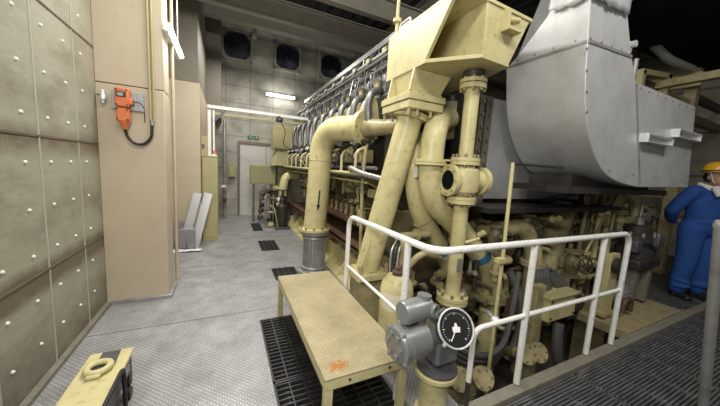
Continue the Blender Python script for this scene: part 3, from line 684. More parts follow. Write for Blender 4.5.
for k in range(44):
    y = random.uniform(2.7, 6.6); z = random.uniform(1.02, 1.36); x = random.uniform(1.48, 1.66); t = k % 4
    if t == 0: MB().tube([(1.8, y, z), (x, y, z), (x, y, z-random.uniform(.12, .3))], random.uniform(.012, .024), 8, .04).build('oil_branch', random.choice(['yellow', 'yellow_old', 'iron']), EG)
    elif t == 1: MB().lathe([(.04, 0), (.04, .05), (.02, .06), (.02, .10), (.03, .10), (.03, .13), (0, .13)], (x+.1, y, z), (-1, 0, 0), 10).build('valve_knob', random.choice(['yellow', 'steel', 'yellow_old']), EG)
    elif t == 2: MB().box((x, y, z-.05), (x+.2, y+random.uniform(.05, .12), z+.05)).build('small_box', random.choice(['yellow_old', 'olive', 'cabinet']), EG, .008)
    else: MB().tube([(x, y, z), (x-.02, y+.2, z+.06), (x, y+.45, z-.02)], .013, 6, .08).build('fuel_line', random.choice(['steel', 'iron', 'yellow_old']), EG)
for k in range(36):
    y = random.uniform(2.75, 6.8); z = random.uniform(1.52, 1.95); t = k % 3
    if t == 0: MB().tube([(1.5, y, 1.50), (1.42, y, z-.1), (1.46, y+.08, z)], .015, 6, .05).build('drain_line', random.choice(['yellow', 'steel', 'iron']), EG)
    elif t == 1: MB().lathe([(.045, 0), (.045, .04), (.025, .05), (.025, .09), (0, .1)], (1.50, y, z), (-1, 0, 0), 10).build('valve_knob', random.choice(['yellow', 'steel', 'alu']), EG)
    else: MB().tube([(1.47, y, z), (1.45, y+.15, z+.08), (1.47, y+.35, z+.02)], .012, 6, .06).build('fuel_line', random.choice(['alu', 'iron', 'black']), EG)
for k in range(20):
    y = P0+k*.22; MB().tube([(1.52, y+.05, 2.52), (1.58, y+.1, 2.75), (1.72, y+.12, 2.86), (1.74, y+.13, 3.05)], .008, 6, .06).build('cable_branch', random.choice(['black', 'iron', 'steel']), EG)
MB().box((1.74, P0-.3, 3.06), (1.84, EY1-.2, 3.13)).build('top_tray', 'branch', EG, .004)
MB().tube([(1.60, P0-.2, 2.80), (1.60, EY1-.2, 2.80)], .018, 8).build('fuel_rail', 'branch', EG)
MB().tube([(1.56, P0-.2, 2.66), (1.56, EY1-.2, 2.66)], .014, 8).build('fuel_rail', 'branch', EG)
MB().tube([(1.70, P0-.2, 2.93), (1.70, EY1-.2, 2.93)], .022, 8).build('fuel_rail', 'alu_dull', EG)
MB().tube([(1.50, P0+.4, 1.90), (1.50, EY1-.2, 1.90)], .045, 10).build('coolant_main', 'iron', EG)
MB().tube([(1.50, P0-.2, 1.56), (1.50, EY1-.2, 1.56)], .022, 8).build('coolant_main', 'steel', EG)
MB().box((1.84, P0-.3, 2.66), (2.15, EY1-.2, 3.04)).build('exhaust_cover', 'darkgrey', EG, .03)
# near end of engine
MB().box((1.55, 2.42, -.3), (4.2, 2.75, 1.15)).build('end_housing', 'olive', EG, .03)
MB().box((1.62, 2.40, 1.15), (2.15, 2.8, 2.38)).build('end_cover', 'iron', EG, .02)
MB().lathe([(.32, 0), (.32, .06), (.22, .1), (0, .1)], (2.75, 2.43, .62), (0, -1, 0), 28).build('end_flange', 'yellow_old', EG)
b = MB(); b.bolts((2.75, 2.37, .62), (0, -1, 0), .27, 14, .016, .03); split(b, 'flange_bolt', 'bolt', EG)

# charge air cooler at the engine end
e = empty('charge_air_cooler', (3.3, 2.3, 1.2), 'silver clad charge air cooler with bolted edge strips behind the exhaust elbow', 'cooler')
MB().box((2.17, 2.18, 1.26), (4.6, 2.40, 2.38)).build('casing', 'iron', e, .01)
MB().box((2.53, 2.15, 1.30), (4.4, 2.18, 2.36)).build('silver_panel', 'alu', e, .005)
for x0, x1 in ((2.17, 2.30), (2.335, 2.40), (2.43, 2.52)):
    MB().box((x0, 2.14, 1.22), (x1, 2.18, 2.37)).build('edge_strip', 'pillar_dk', e, .004)
b = MB()
for i in range(9):
    z = 1.30+i*.125
    for x in (2.27, 2.37, 2.475): b.cyl((x, 2.14, z), (0, -1, 0), .018, .018, 6)
split(b, 'strip_bolt', 'bolt', e)
MB().box((2.16, 1.74, 1.21), (4.6, 2.40, 1.255)).build('support_plate', 'iron', e)
b = MB(); b.box((4.47, 2.22, -.64), (4.57, 2.30, 1.21)); b.build('support_leg', 'olive', e)

# ---------------------------------------------------------------- overhead turbo bracket (pod)
e = empty('support_bracket', (1.8, 2.1, 2.4), 'huge cream welded box bracket overhead at the engine end', 'bracket')
bot = [(1.40, 2.46), (1.40, 1.87), (1.67, 1.56), (1.98, 1.58), (2.12, 2.1), (2.12, 2.38), (1.9, 2.46)]
MB().prism(bot, 'Z', 2.395, 2.425).build('bottom_plate', 'yellow', e, .003)
MB().loft([(1.40, 2.46, 2.42), (1.40, 1.87, 2.42), (1.40, 1.60, 2.77), (1.40, 2.46, 2.77)], [(1.43, 2.46, 2.42), (1.43, 1.87, 2.42), (1.43, 1.60, 2.77), (1.43, 2.46, 2.77)]).build('side_plate', 'yellow', e, .003)
MB().box((1.665, 1.56, 2.42), (1.695, 2.3, 2.78)).build('inner_plate', 'yellow', e, .003)
MB().loft([(1.68, 1.56, 2.42), (1.98, 1.58, 2.42), (2.17, 1.58, 2.80), (1.68, 1.56, 2.78)], [(1.68, 1.59, 2.42), (1.98, 1.61, 2.42), (2.17, 1.61, 2.80), (1.68, 1.59, 2.78)]).build('front_plate', 'yellow', e, .003)
MB().loft([(1.98, 1.60, 2.42), (2.12, 2.1, 2.42), (2.3, 2.1, 2.80), (2.17, 1.60, 2.80)], [(1.95, 1.60, 2.42), (2.09, 2.1, 2.42), (2.27, 2.1, 2.80), (2.14, 1.60, 2.80)]).build('front_plate', 'yellow', e, .003)
MB().box((1.43, 2.18, 2.42), (1.67, 2.21, 2.77)).build('inner_plate', 'yellow', e)
MB().prism([(1.40, 2.46), (1.40, 1.60), (1.68, 1.55), (2.18, 1.57), (2.32, 2.1), (2.32, 2.46)], 'Z', 2.77, 2.795).build('top_plate', 'yellow', e, .003)
# pedestal below bracket
b = MB()
b.loft([(1.41, 2.03, 2.40), (1.62, 2.03, 2.40), (1.60, 2.03, 2.20), (1.45, 2.03, 2.20)], [(1.41, 2.36, 2.40), (1.62, 2.36, 2.40), (1.60, 2.34, 2.20), (1.45, 2.34, 2.20)])
b.build('pedestal', 'yellow', e, .004)
for y in (2.0, 2.34):
    MB().loft([(1.40, y, 2.40), (1.80, y, 2.40), (1.67, y, 2.19), (1.36, y, 2.19)], [(1.40, y+.022, 2.40), (1.80, y+.022, 2.40), (1.67, y+.022, 2.19), (1.36, y+.022, 2.19)]).build('gusset', 'yellow', e)
MB().box((1.34, 1.97, 2.145), (1.73, 2.42, 2.20)).build('upper_flange', 'yellow', e, .004)
MB().box((1.35, 1.98, 2.075), (1.72, 2.41, 2.14)).build('lower_flange', 'yellow', e, .004)
b = MB()
for x in (1.37, 1.46, 1.60, 1.69):
    for y in (2.0, 2.39): b.cyl((x, y, 2.02), (0, 0, 1), .20, .014, 8)
split(b, 'flange_bolt', 'yellow_old', e)
b = MB(); b.box((1.84, 1.52, 2.63), (1.87, 1.57, 2.76)); b.box((1.84, 1.50, 2.615), (1.98, 1.57, 2.64)); b.cyl((1.88, 1.55, 2.70), (1, -.1, .15), .10, .022, 12); b.build('lifting_lug', 'yellow', e)
pipe('vent_pipe', [(1.455, 2.42, 2.80), (1.455, 2.42, 3.02), (1.455, 2.42, 3.3), (1.50, 2.42, 3.55)], .016, 'yellow', 'thin cream vent pipe rising from the top of the big bracket', fil=.08)
MB().lathe([(.04, 0), (.04, .03)], (1.455, 2.42, 2.93), (0, 0, 1), 14).build('pipe_clamp', 'yellow', bpy.data.objects['vent_pipe'])
b = MB(); b.tube([(1.415, 2.30, 2.795), (1.415, 2.30, 2.85), (1.415, 2.14, 2.85), (1.415, 2.14, 2.795)], .008, 8, .02); b.build('grab_handle', 'white', e)

# inclined support column
e = empty('inclined_strut', (1.3, 2.4, .35), 'thick inclined cream strut below the overhead bracket', 'strut')
p0, p1 = V((1.27, 2.36, .58)), V((1.535, 2.19, 2.075)); ax = (p1-p0).normalized()
MB().tube([p0, p1], .118, 28).build('tube', 'yellow', e)
MB().lathe([(.165, 0), (.165, .05)], p1-ax*.05, ax, 28).build('head_plate', 'yellow', e)
MB().box((1.10, 2.20, .50), (1.44, 2.53, .56)).build('foot_plate', 'yellow', e, .005)
for (x, y) in ((1.12, 2.22), (1.40, 2.22), (1.12, 2.49), (1.40, 2.49)):
    MB().cyl((x+.01, y+.01, .56), (0, 0, 1), .09, .018, 8).build('foot_bolt', 'yellow_old', e)
MB().box((1.14, 2.25, 0.0), (1.40, 2.48, .50)).build('foot_box', 'yellow_old', e, .008)
MB().prism([(1.12, .56), (1.24, .56), (1.22, .86)], 'Y', 2.25, 2.27).build('rib', 'yellow', e)

# elbow pipe on bellows
e = empty('elbow_pipe', (1.16, 3.82, 0), 'large cream elbow pipe rising from a grey bellows in the aisle', 'pipe')
MB().tube([(1.15, 3.82, .62), (1.19, 3.82, 1.3), (1.21, 3.82, 2.06), (1.50, 3.04, 2.03)], .158, 28, .34, 10).build('pipe', 'yellow', e)
MB().tube([(1.50, 3.04, 2.03), (1.60, 2.78, 2.02), (1.68, 2.58, 2.02)], [.115, .085, .085], 20).build('reducer', 'yellow_old', e)
MB().lathe([(.215, 0), (.215, .035)], (1.15, 3.82, .63), (0, 0, 1), 28).build('flange', 'yellow', e)
b = MB(); prof = [(.215, .0), (.215, .045), (.165, .05), (.15, .1)]
for k in range(3): prof += [(.15, .12+k*.002)]
prof += [(.145, .52), (.16, .57), (.205, .585), (.205, .62)]
b.lathe(prof, (1.16, 3.82, 0), (0, 0, 1), 28)
for k in range(20):
    t = 2*math.pi*k/20; x, y = 1.16+.155*math.cos(t), 3.82+.155*math.sin(t); b.tube([(x, y, .05), (x, y, .59)], .009, 6)
for z in (.06, .10, .54): b.torus((1.16, 3.82, z), (0, 0, 1), .165, .016, 28, 8)
b.build('bellows', 'steel', e)
b = MB(); b.bolts((1.15, 3.82, .665), (0, 0, 1), .19, 10, .016, .025); split(b, 'flange_bolt', 'bolt', e)
b = MB(); b.lathe([(.205, 0), (.205, .032)], (1.48, 3.094, 2.032), (.348, -.936, -.036), 28); b.lathe([(.205, .036), (.205, .068)], (1.48, 3.094, 2.032), (.348, -.936, -.036), 28); b.build('flange', 'yellow', e)
b = MB(); b.bolts((1.472, 3.116, 2.033), (.348, -.936, -.036), .182, 10, .014, .11); split(b, 'flange_bolt', 'yellow_old', e)
MB().torus((1.20, 3.82, 1.62), (0.03, 0, 1), .158, .006, 28, 6).build('weld_ring', 'yellow_old', e)
# flow arrow painted on the pipe (faces the aisle)
n = V((-.18, -1, 0)).normalized(); tx = V((1, -.18, 0)).normalized(); c = V((1.185, 3.82, 1.08))
b = MB()
def onp(u, z): 
    a = math.asin(u/.159); d = n*math.cos(a)+tx*math.sin(a); return V((1.15+.04*(z-.62)/.68, 3.82, z))+d*.1602
def onp2(u, z): return onp(u, z)+n*.002
A = [(-.010, 1.22), (.010, 1.22), (.010, 1.02), (-.010, 1.02)]; b.loft([onp(*p) for p in A], [onp2(*p) for p in A])
A = [(-.026, 1.02), (.026, 1.02), (.0, .93)]; b.loft([onp(*p) for p in A], [onp2(*p) for p in A])
b.build('flow_arrow', 'black', e)

# vertical pipe with swing check valve
e = empty('riser_pipe', (1.86, 1.8, -.3), 'vertical cream riser pipe with a flanged valve in front of the engine end', 'pipe')
cx, cy = 1.855, 1.80
MB().tube([(cx, cy, 1.66), (cx, cy, 2.30)], .060, 24).build('upper_pipe', 'yellow', e)
MB().tube([(cx+.01, cy, .44), (cx+.01, cy, 1.34)], .064, 24).build('lower_pipe', 'yellow', e)
b = MB(); b.lathe([(.108, 0), (.108, .036)], (cx, cy, 2.255), (0, 0, 1), 28); b.lathe([(.108, 0), (.108, .03)], (cx, cy, 2.30), (0, 0, 1), 28); b.build('flange', 'yellow', e)
MB().cyl((cx, cy, 2.33), (0, 0, 1), .07, .09, 20).build('stub', 'iron', e)
b = MB(); b.bolts((cx, cy, 2.235), (0, 0, 1), .09, 8, .012, .11); split(b, 'flange_bolt', 'yellow_old', e)
for z in (1.63, 1.30):
    MB().lathe([(.122, 0), (.122, .026), (.117, .028), (.117, .032), (.122, .034), (.122, .06)], (cx, cy, z), (0, 0, 1), 28).build('flange', 'yellow', e)
b = MB()
for z in (1.60, 1.28): b.bolts((cx, cy, z), (0, 0, 1), .10, 8, .012, .12)
split(b, 'flange_bolt', 'bolt', e)
b = MB(); b.lathe([(.07, 0), (.125, .05), (.14, .14), (.125, .23), (.07, .28)], (cx, cy, 1.355), (0, 0, 1), 24); b.build('valve_body', 'yellow', e)
nx = V((-.97, .10, 0)).normalized(); b = MB(); b.lathe([(.105, 0), (.105, .05), (.135, .05), (.135, .085), (.085, .085), (.078, .03), (0, .03)], V((cx, cy, 1.495))+nx*.08, nx, 28); b.build('side_port', 'yellow', e)
b = MB(); b.bolts(V((cx, cy, 1.495))+nx*.165, nx, .112, 8, .011, .014); split(b, 'port_bolt', 'yellow_old', e)
MB().cyl(V((cx, cy, 1.495))+nx*.150, nx, .012, .080, 20).build('port_bore_shade', 'black_matt', e)  # black disc painted in for the shade inside the open port
nb = -nx; b = MB(); b.lathe([(.09, 0), (.09, .11), (.12, .11), (.12, .15), (.06, .15)], V((cx, cy, 1.50))+nb*.06, nb, 24); b.build('bonnet', 'yellow', e)
b = MB(); b.lathe([(.138, 0), (.138, .03)], (cx+.01, cy, .43), (0, 0, 1), 28); b.lathe([(.138, 0), (.138, .03)], (cx+.01, cy, .395), (0, 0, 1), 28); b.build('flange', 'yellow', e)
b = MB(); b.bolts((cx+.01, cy, .37), (0, 0, 1), .115, 8, .014, .12); split(b, 'flange_bolt', 'bolt', e)
MB().tube([(cx+.01, cy, .40), (cx+.01, cy, -.64)], .085, 24).build('foot_pipe', 'yellow_old', e)
MB().tube([(cx+.06, cy-.04, .95), (cx+.16, cy-.1, 1.0)], .016, 10).build('stub', 'yellow', e)
MB().box((cx-.03, cy-.09, .70), (cx-.005, cy-.06, .82)).build('tag_plate', 'galv', e)

# two big S-shaped water pipes
e = empty('water_pipe', (2.3, 2.0, -.3), 'thick cream S-shaped pipe right of the riser with a blue band', 'pipe')
PA = [(2.14, 2.36, 2.11), (1.98, 2.22, 2.11), (1.68, 2.02, 1.99), (1.645, 2.0, 1.62), (1.69, 2.0, 1.30), (1.98, 2.0, 1.10), (2.55, 1.98, .58), (2.63, 1.98, .35), (2.64, 1.98, -.64)]
MB().tube(PA, .106, 26, .22, 7).build('pipe', 'yellow', e)
MB().lathe([(.2, 0), (.2, .04)], (2.15, 2.37, 2.11), (-.7, -.7, 0), 26).build('flange', 'yellow_old', e)
b = MB(); b.lathe([(.145, 0), (.145, .022)], (1.645, 2.0, 1.615), (0, 0, 1), 26); b.lathe([(.145, 0), (.145, .022)], (1.645, 2.0, 1.64), (0, 0, 1), 26) 
b.build('flange', 'yellow', e)
MB().box((1.70, 1.86, 1.655), (1.90, 2.0, 1.67)).build('bracket_plate', 'yellow', e)
b = MB(); b.lathe([(.175, 0), (.175, .04)], (2.635, 1.98, .26), (0, 0, 1), 28); b.lathe([(.175, 0), (.175, .04)], (2.635, 1.98, .215), (0, 0, 1), 28); b.build('flange', 'yellow_old', e)
b = MB(); b.bolts((2.635, 1.98, .19), (0, 0, 1), .15, 10, .016, .14); split(b, 'flange_bolt', 'bolt', e)
d = (V(PA[6])-V(PA[5])).normalized(); MB().lathe([(.1085, 0), (.1085, .09)], V(PA[5])+d*.50, d, 26).build('blue_band', 'blue_tape', e)
MB().lathe([(.03, 0), (.03, .06), (.02, .07)], V(PA[5])+d*.3+V((.03, -.10, .07)), (.3, -.6, .6), 10).build('stub', 'yellow', e)
e = empty('water_pipe', (1.9, 2.2, .3), 'cream S-shaped pipe just right of the inclined column with a blue band', 'pipe')
PB = [(1.72, 2.34, 1.9), (1.66, 2.25, 1.62), (1.66, 2.2, 1.35), (1.76, 2.2, 1.10), (2.10, 2.2, .70), (2.30, 2.2, .42), (2.30, 2.2, -.64)]
MB().tube(PB, .098, 24, .2, 6).build('pipe', 'yellow', e)
d = (V(PB[4])-V(PB[3])).normalized(); MB().lathe([(.101, 0), (.101, .09)], V(PB[3])+d*.40, d, 24).build('blue_band', 'blue_tape', e)
MB().torus(V(PB[3])+d*.03, d, .098, .006, 24, 6).build('weld_ring', 'yellow_old', e)
MB().box((1.55, 2.07, 1.50), (1.57, 2.10, 1.64)).build('thermometer', 'white', e)
pipe('grey_hose', [(1.40, 3.2, 1.52), (1.28, 2.95, 1.56), (1.30, 2.7, 1.50), (1.42, 2.45, 1.46)], .028, 'steel', 'short silver hose end on the engine ledge by the column', 'hose', .1)
pipe('drain_tube', [(1.42, 2.85, 1.80), (1.40, 2.85, 1.4), (1.40, 2.8, .6)], .02, 'yellow_old', 'thin cream tube left of the inclined column', fil=.1)

# ---------------------------------------------------------------- aluminium clad exhaust elbow
e = empty('exhaust_elbow', (3.2, 1.6, 1.5), 'large aluminium clad exhaust elbow with a box duct to the right', 'exhaust duct')
def arc(n0=0):
    # outer outline of the face, from the top down the left side and along the bottom
    q = [(2.40, 4.40), (2.415, 3.30), (2.43, 2.90), (2.48, 2.60), (2.53, 2.30), (2.62, 2.04), (2.78, 1.82), (3.01, 1.645), (3.33, 1.56), (3.72, 1.525)]
    r_ = []
    for i in range(len(q)-1):
        p0, p1, p2, p3 = q[max(i-1, 0)], q[i], q[i+1], q[min(i+2, len(q)-1)]
        for k in range(4):
            t = k/4
            r_.append(tuple(.5*((2*p1[c])+(-p0[c]+p2[c])*t+(2*p0[c]-5*p1[c]+4*p2[c]-p3[c])*t*t+(-p0[c]+3*p1[c]-3*p2[c]+p3[c])*t**3) for c in (0, 1)))
    return r_+[q[-1]]
front = arc()+[(4.97, 1.55), (4.72, 2.45), (3.30, 2.46), (3.15, 2.65), (2.97, 2.95), (2.84, 3.30), (2.80, 4.40)]
yb = [1.32+.0]*len(front)
def dep(x, z):
    if z > 2.6 and x < 3: return max(1.5, 1.98-(z-2.6)*(.36/.30) if z < 2.9 else 1.62-(z-2.9)*.3)
    return 2.0
depth = [dep(*p) for p in front]
depth[-7:] = [1.9, 1.9, 1.95, 1.95, 1.75, 1.55, 1.5]
A = [(x, 1.31, z) for x, z in front]; B = [(x, d, z) for (x, z), d in zip(front, depth)]
b = MB(); b.loft(A, B); b.build('cladding', 'alu', e, .006, sharp=48)
# lap seams
b = MB(); b.beam((2.478, 1.315, 2.61), (2.478, 1.985, 2.61), .010, .022); b.build('lap_seam', 'alu_dull', e)
b = MB(); b.beam((2.48, 1.306, 2.61), (3.15, 1.306, 2.64), .022, .008, up=(0, -1, 0)); b.beam((3.30, 1.306, 2.45), (3.72, 1.306, 1.55), .022, .006, up=(0, -1, 0)); b.build('lap_seam', 'alu_dull', e)
b = MB()
for (x0, z0, x1, z1, n) in ((2.5, 2.63, 3.12, 2.66, 5), (3.33, 2.43, 3.70, 1.60, 5), (3.4, 2.42, 4.65, 2.41, 8), (2.47, 2.55, 2.60, 2.1, 4), (3.1, 1.66, 4.9, 1.6, 5)):
    for k in range(n): t = k/(n-1); b.cyl((x0+(x1-x0)*t, 1.31, z0+(z1-z0)*t), (0, -1, 0), .006, .010, 6)
for k in range(4): b.cyl((2.477, 1.4+.16*k, 2.64), (-1, 0, 0), .006, .010, 6)
split(b, 'rivet', 'bolt', e)
for (x0, x1, z0, z1) in ((3.56, 4.24, 1.955, 2.035), (4.22, 4.95, 2.065, 2.15)):
    b = MB(); xe = x1-.12
    b.box((x0, 1.30, z0), (xe, 1.312, z1)); b.box((x0, 1.245, z0), (xe, 1.30, z0+.012)); b.box((x0, 1.245, z1-.012), (xe, 1.30, z1)); b.box((x0, 1.245, z0+.012), (x0+.012, 1.30, z1-.012)); b.box((xe-.012, 1.245, z0+.012), (xe, 1.30, z1-.012))
    bmesh.ops.remove_doubles(b.bm, verts=b.bm.verts, dist=1e-5); b.build('bracket_arm', 'alu', e)
MB().box((2.72, 1.45, 3.75), (3.42, 2.35, 4.5)).build('transition_duct', 'alu_dull', e, .02)
random.seed(5)
b = MB(); G = []
cr = [(2.40, 1.60), (2.415, 1.48), (2.425, 1.30), (2.60, 1.295), (2.80, 1.295), (3.0, 1.298)]
pts = []
for (xa, ya), (xb, yb_) in zip(cr, cr[1:]):
    for i in range(6): pts.append((xa+(xb-xa)*i/6, ya+(yb_-ya)*i/6))
for j in range(6):
    G.append([b.bm.verts.new((x-random.uniform(.003, .010), y-random.uniform(.003, .010), 2.92+.035*j+random.uniform(-.02, .02) - (.02 if j == 0 else 0))) for x, y in pts])
for j in range(5):
    for i in range(len(pts)-1): b.bm.faces.new((G[j][i], G[j][i+1], G[j+1][i+1], G[j+1][i]))
o = b.build('foil_collar', 'alu', e, sharp=20); sm = o.modifiers.new('s', 'SOLIDIFY'); sm.thickness = .003
MB().tube([(3.36, 1.36, 2.45), (3.36, 1.36, 2.68)], .022, 10).build('sensor_probe', 'steel', e)
b = MB(); b.box((3.14, 1.36, 2.72), (3.26, 1.46, 2.80)); b.cyl((3.2, 1.36, 2.76), (0, -1, 0), .05, .028, 10); b.build('clamp_bolt', 'alu', e)
MB().box((2.66, 1.40, 1.44), (4.7, 1.95, 1.50)).build('under_tray', 'iron', e)
b = MB(); b.box((2.9, 1.5, 1.5), (4.5, 1.9, 1.60)); b.build('under_frame', 'iron', e)
b = MB(); b.beam((3.6, 1.75, 1.45), (3.6, 2.2, 1.24), .08, .06); split(b, 'tray_support', 'iron', e)
# black lagged drum upper right
e = empty('exhaust_silencer', (5.2, 1.9, 3.1), 'black lagged exhaust drum at the upper right corner', 'silencer')
MB().lathe([(0, -.02), (.45, 0), (.62, .12), (.70, .32), (.72, .6), (.72, 3.6), (.6, 3.75), (0, 3.8)], (3.98, 1.95, 4.16), (1, 0, .04), 40).build('drum', 'black_matt', e)
MB().lathe([(.50, 0), (.50, .05), (.55, .06), (.62, .4), (.66, .62)], (3.36, 1.95, 4.13), (1, 0, .04), 36).build('inlet_cone', 'darkgrey', e)
MB().lathe([(.56, 0), (.56, .05)], (3.34, 1.95, 4.13), (1, 0, .04), 36).build('inlet_flange', 'iron', e)
b = MB(); b.beam((5.0, 1.95, 4.5), (5.0, 1.95, 5.2), .05, .05); b.build('hanger', 'iron', e)
b = MB(); b.beam((6.6, 1.95, 4.5), (6.6, 1.95, 5.2), .05, .05); b.build('hanger', 'iron', e)
# steelwork behind, right of the elbow
e = empty('steel_framework', (6.5, 2.8, 0), 'cream steel frame with cross beams behind the aluminium duct', 'frame')
MB().box((5.0, 2.6, 2.60), (8.8, 2.75, 2.75)).build('cross_beam', 'yellow_old', e, .005)
MB().box((5.35, 2.5, 2.15), (5.5, 2.7, 3.0)).build('upright', 'yellow_old', e, .005)
MB().beam((5.0, 2.3, 2.85), (7.4, 2.3, 2.95), .14, .10).build('cross_beam', 'yellow', e)
MB().box((7.2, 2.55, 0.0), (7.35, 2.75, 3.1)).build('upright', 'yellow_old', e, .005)
MB().box((5.38, 2.6, 0), (5.5, 2.7, 2.2)).build('upright', 'olive', e)
MB().beam((5.9, 2.5, 0.05), (7.2, 2.6, 2.3), .10, .14).build('diagonal_brace', 'yellow', e)
MB().box((5.5, 2.62, 2.25), (8.8, 2.70, 2.33)).build('cross_beam', 'iron', e)
MB().beam((5.95, 1.45, 3.08), (5.95, 2.75, 3.05), .12, .10).build('cross_beam', 'yellow_old', e, .004)
MB().beam((6.9, 1.9, 3.30), (6.9, 2.9, 3.30), .10, .22).build('cross_beam', 'yellow', e, .004)
b = MB(); b.box((5.16, 1.98, 2.55), (5.24, 2.08, 3.12)); b.box((5.96, 1.98, 2.55), (6.06, 2.08, 3.22)); split(b, 'opening_side', 'cabinet', e)
b = MB(); b.beam((5.16, 2.03, 3.10), (6.06, 2.03, 3.20), .10, .07); b.build('opening_head', 'cabinet', e, .004)
MB().box((5.24, 2.1, 2.5), (6.0, 2.7, 3.1)).build('opening_back', 'brown', e)
MB().box((6.1, 2.0, 2.6), (7.2, 2.06, 3.0)).build('side_plate', 'yellow_old', e, .004)
MB().beam((7.0, 2.0, 3.05), (8.9, 2.1, 3.10), .10, .10).build('cross_beam', 'iron', e)
MB().beam((7.1, 2.0, 2.70), (8.9, 2.1, 2.74), .10, .13).build('cross_beam', 'olive', e)
MB().box((6.95, 1.95, 0.0), (7.1, 2.1, 3.5)).build('upright', 'yellow_old', e, .005)
pipe('steam_pipe', [(5.45, 2.02, 3.50), (5.75, 1.95, 3.36), (6.25, 1.85, 3.30)], .055, 'alu_dull', 'pale pipe stub under the black drum', fil=.1)

# ---------------------------------------------------------------- gauge transmitter on its post
e = empty('pressure_gauge', (1.21, 1.23, 0), 'round black dial gauge with grey cast housings on a cream post beside the bench', 'gauge')
cx, cy = 1.20, 1.235
MB().lathe([(.11, 0), (.11, .02), (.085, .02), (.085, .30)], (cx, cy, 0), (0, 0, 1), 28).build('post', 'yellow', e)
MB().lathe([(.135, 0), (.135, .022), (.10, .027)], (cx, cy, .30), (0, 0, 1), 28).build('post_flange', 'yellow', e)
MB().lathe([(.128, 0), (.128, .014), (.085, .016), (.08, .03)], (cx+.01, cy, .328), (0, 0, 1), 28).build('seat_ring', 'darkgrey', e)
MB().box((cx-.05, cy-.06, .36), (cx+.13, cy+.08, .68)).build('housing', 'cast', e, .03)
b = MB(); b.lathe([(0, -.006), (.094, 0), (.104, .012), (.104, .05), (.107, .052), (.107, .062), (.100, .064), (.100, .185), (.07, .20)], (.83, 1.17, .605), (1, .06, .03), 30); th = b.build('terminal_housing', 'cast', e)
b = MB()
for k in range(6):
    t = k*math.pi/3; c = V((.827, 1.17, .605))+V((0, math.cos(t), math.sin(t)))*.06; b.box(c-V((.010, .012, .012)), c+V((.01, .012, .012)))
for k in range(4):
    t = k*math.pi/2+.6; c = V((.841, 1.17, .605))+V((0, math.cos(t), math.sin(t)))*.106; b.ball(c, .014, n=8)
split(b, 'cover_lug', 'cast', th)
MB().lathe([(0, -.004), (.058, 0), (.064, .01), (.064, .18), (.04, .20)], (.86, 1.17, .785), (1, .06, .03), 26).build('junction_housing', 'cast', e)
b = MB(); b.lathe([(.038, 0), (.038, .04), (.024, .04), (.022, .015), (0, .015)], (1.035, 1.15, .79), (.35, -.93, 0), 18); b.build('cable_port', 'cast', e)
b = MB(); b.lathe([(.040, 0), (.040, .035), (.025, .035), (0, .03)], (1.01, 1.18, .83), (0.1, 0, 1), 18); b.build('cable_port', 'cast', e)
b = MB(); b.tube([(.99, 1.18, .68), (1.0, 1.18, .74)], .035, 14); b.tube([(1.03, 1.18, .59), (1.18, 1.2, .57)], .045, 14); b.tube([(1.05, 1.18, .76), (1.16, 1.2, .66)], .03, 12); split(b, 'neck', 'cast', e)
# dial: axis points to the aisle and slightly up
ax = V((-.22, -.80, .46)).normalized(); dc = V((1.20, 1.105, .665)); S = .82
MB().lathe([(.06, -.13), (.085, -.07), (.105, -.045), (.112, -.035), (.112, .0)], dc, ax, 36).build('dial_case', 'darkgrey', e)
MB().lathe([(.108, -.004), (.113, -.004), (.113, .010), (.108, .012), (.103, .010), (.103, -.002)], dc, ax, 40).build('bezel_ring', 'alu', e)
MB().lathe([(.102, 0), (.102, .004)], dc, ax, 36).build('dial_face', 'dial', e)
dx, dy, _ = frame(ax)
dz = ax.cross(V((0, 0, 1)).cross(ax)).normalized(); dxx = V((0, 0, 1)).cross(ax).normalized()   # up and right on the dial
def dp(a, rr, h=.0045): return dc+ax*h+(dxx*math.sin(a)+dz*math.cos(a))*rr*S
b = MB()
for k in range(31):
    a = R(-140+280*k/30); L = .016 if k % 5 == 0 else .008
    t0, t1 = dp(a, .104), dp(a, .104-L); b.beam(t0, t1, .0035 if k % 5 == 0 else .002, .001, up=ax)
b.build('scale_marks', 'white', e)
b = MB(); c2 = dc+ax*.006
def dq(u, v, h): return dc+ax*h+dxx*u*S+dz*v*S
poly = [(-.026, -.028), (.026, -.028), (.030, .006), (.012, .008), (.004, .034), (-.006, .034), (-.014, .010), (-.030, .006)]
b.loft([dq(u, v, .0045) for u, v in poly], [dq(u, v, .0065) for u, v in poly]); b.build('centre_mark', 'paper', e)
b = MB(); b.beam(dq(-.030, -.05, .008), dq(-.052, -.082, .008), .006, .002, up=ax); b.beam(dq(.0, .0, .009), dq(-.045, -.07, .009), .005, .002, up=ax); b.build('needle', 'paper', e)
MB().ball(dc-dxx*.085-dz*.085, .013, n=8).build('bezel_lug', 'alu', e)

# cream tank behind the bench
e = empty('oil_tank', (1.19, 1.72, 0), 'small cream domed tank with a worn paper label behind the bench', 'tank')
MB().lathe([(.13, 0), (.13, .62), (.12, .68), (.085, .735), (.03, .75), (0, .752)], (1.21, 1.74, 0), (0, 0, 1), 28).build('tank_body', 'yellow', e)
MB().lathe([(.045, 0), (.045, .03), (.02, .035), (.02, .06), (0, .06)], (1.21, 1.74, .745), (0, 0, 1), 16).build('filler_cap', 'brown', e)
b = MB(); A = []
for k in range(13):
    t = math.pi+R(5)+R(95)*k/12; A.append((1.21+.132*math.cos(t), 1.74+.132*math.sin(t)))
b.loft([(x, y, .50) for x, y in A], [(x, y, .63) for x, y in A]) if False else None
for (x0, y0), (x1, y1) in zip(A, A[1:]):
    f = [b.bm.verts.new(p) for p in ((x0, y0, .50), (x1, y1, .50), (x1, y1, .63), (x0, y0, .63))]; b.bm.faces.new(f)
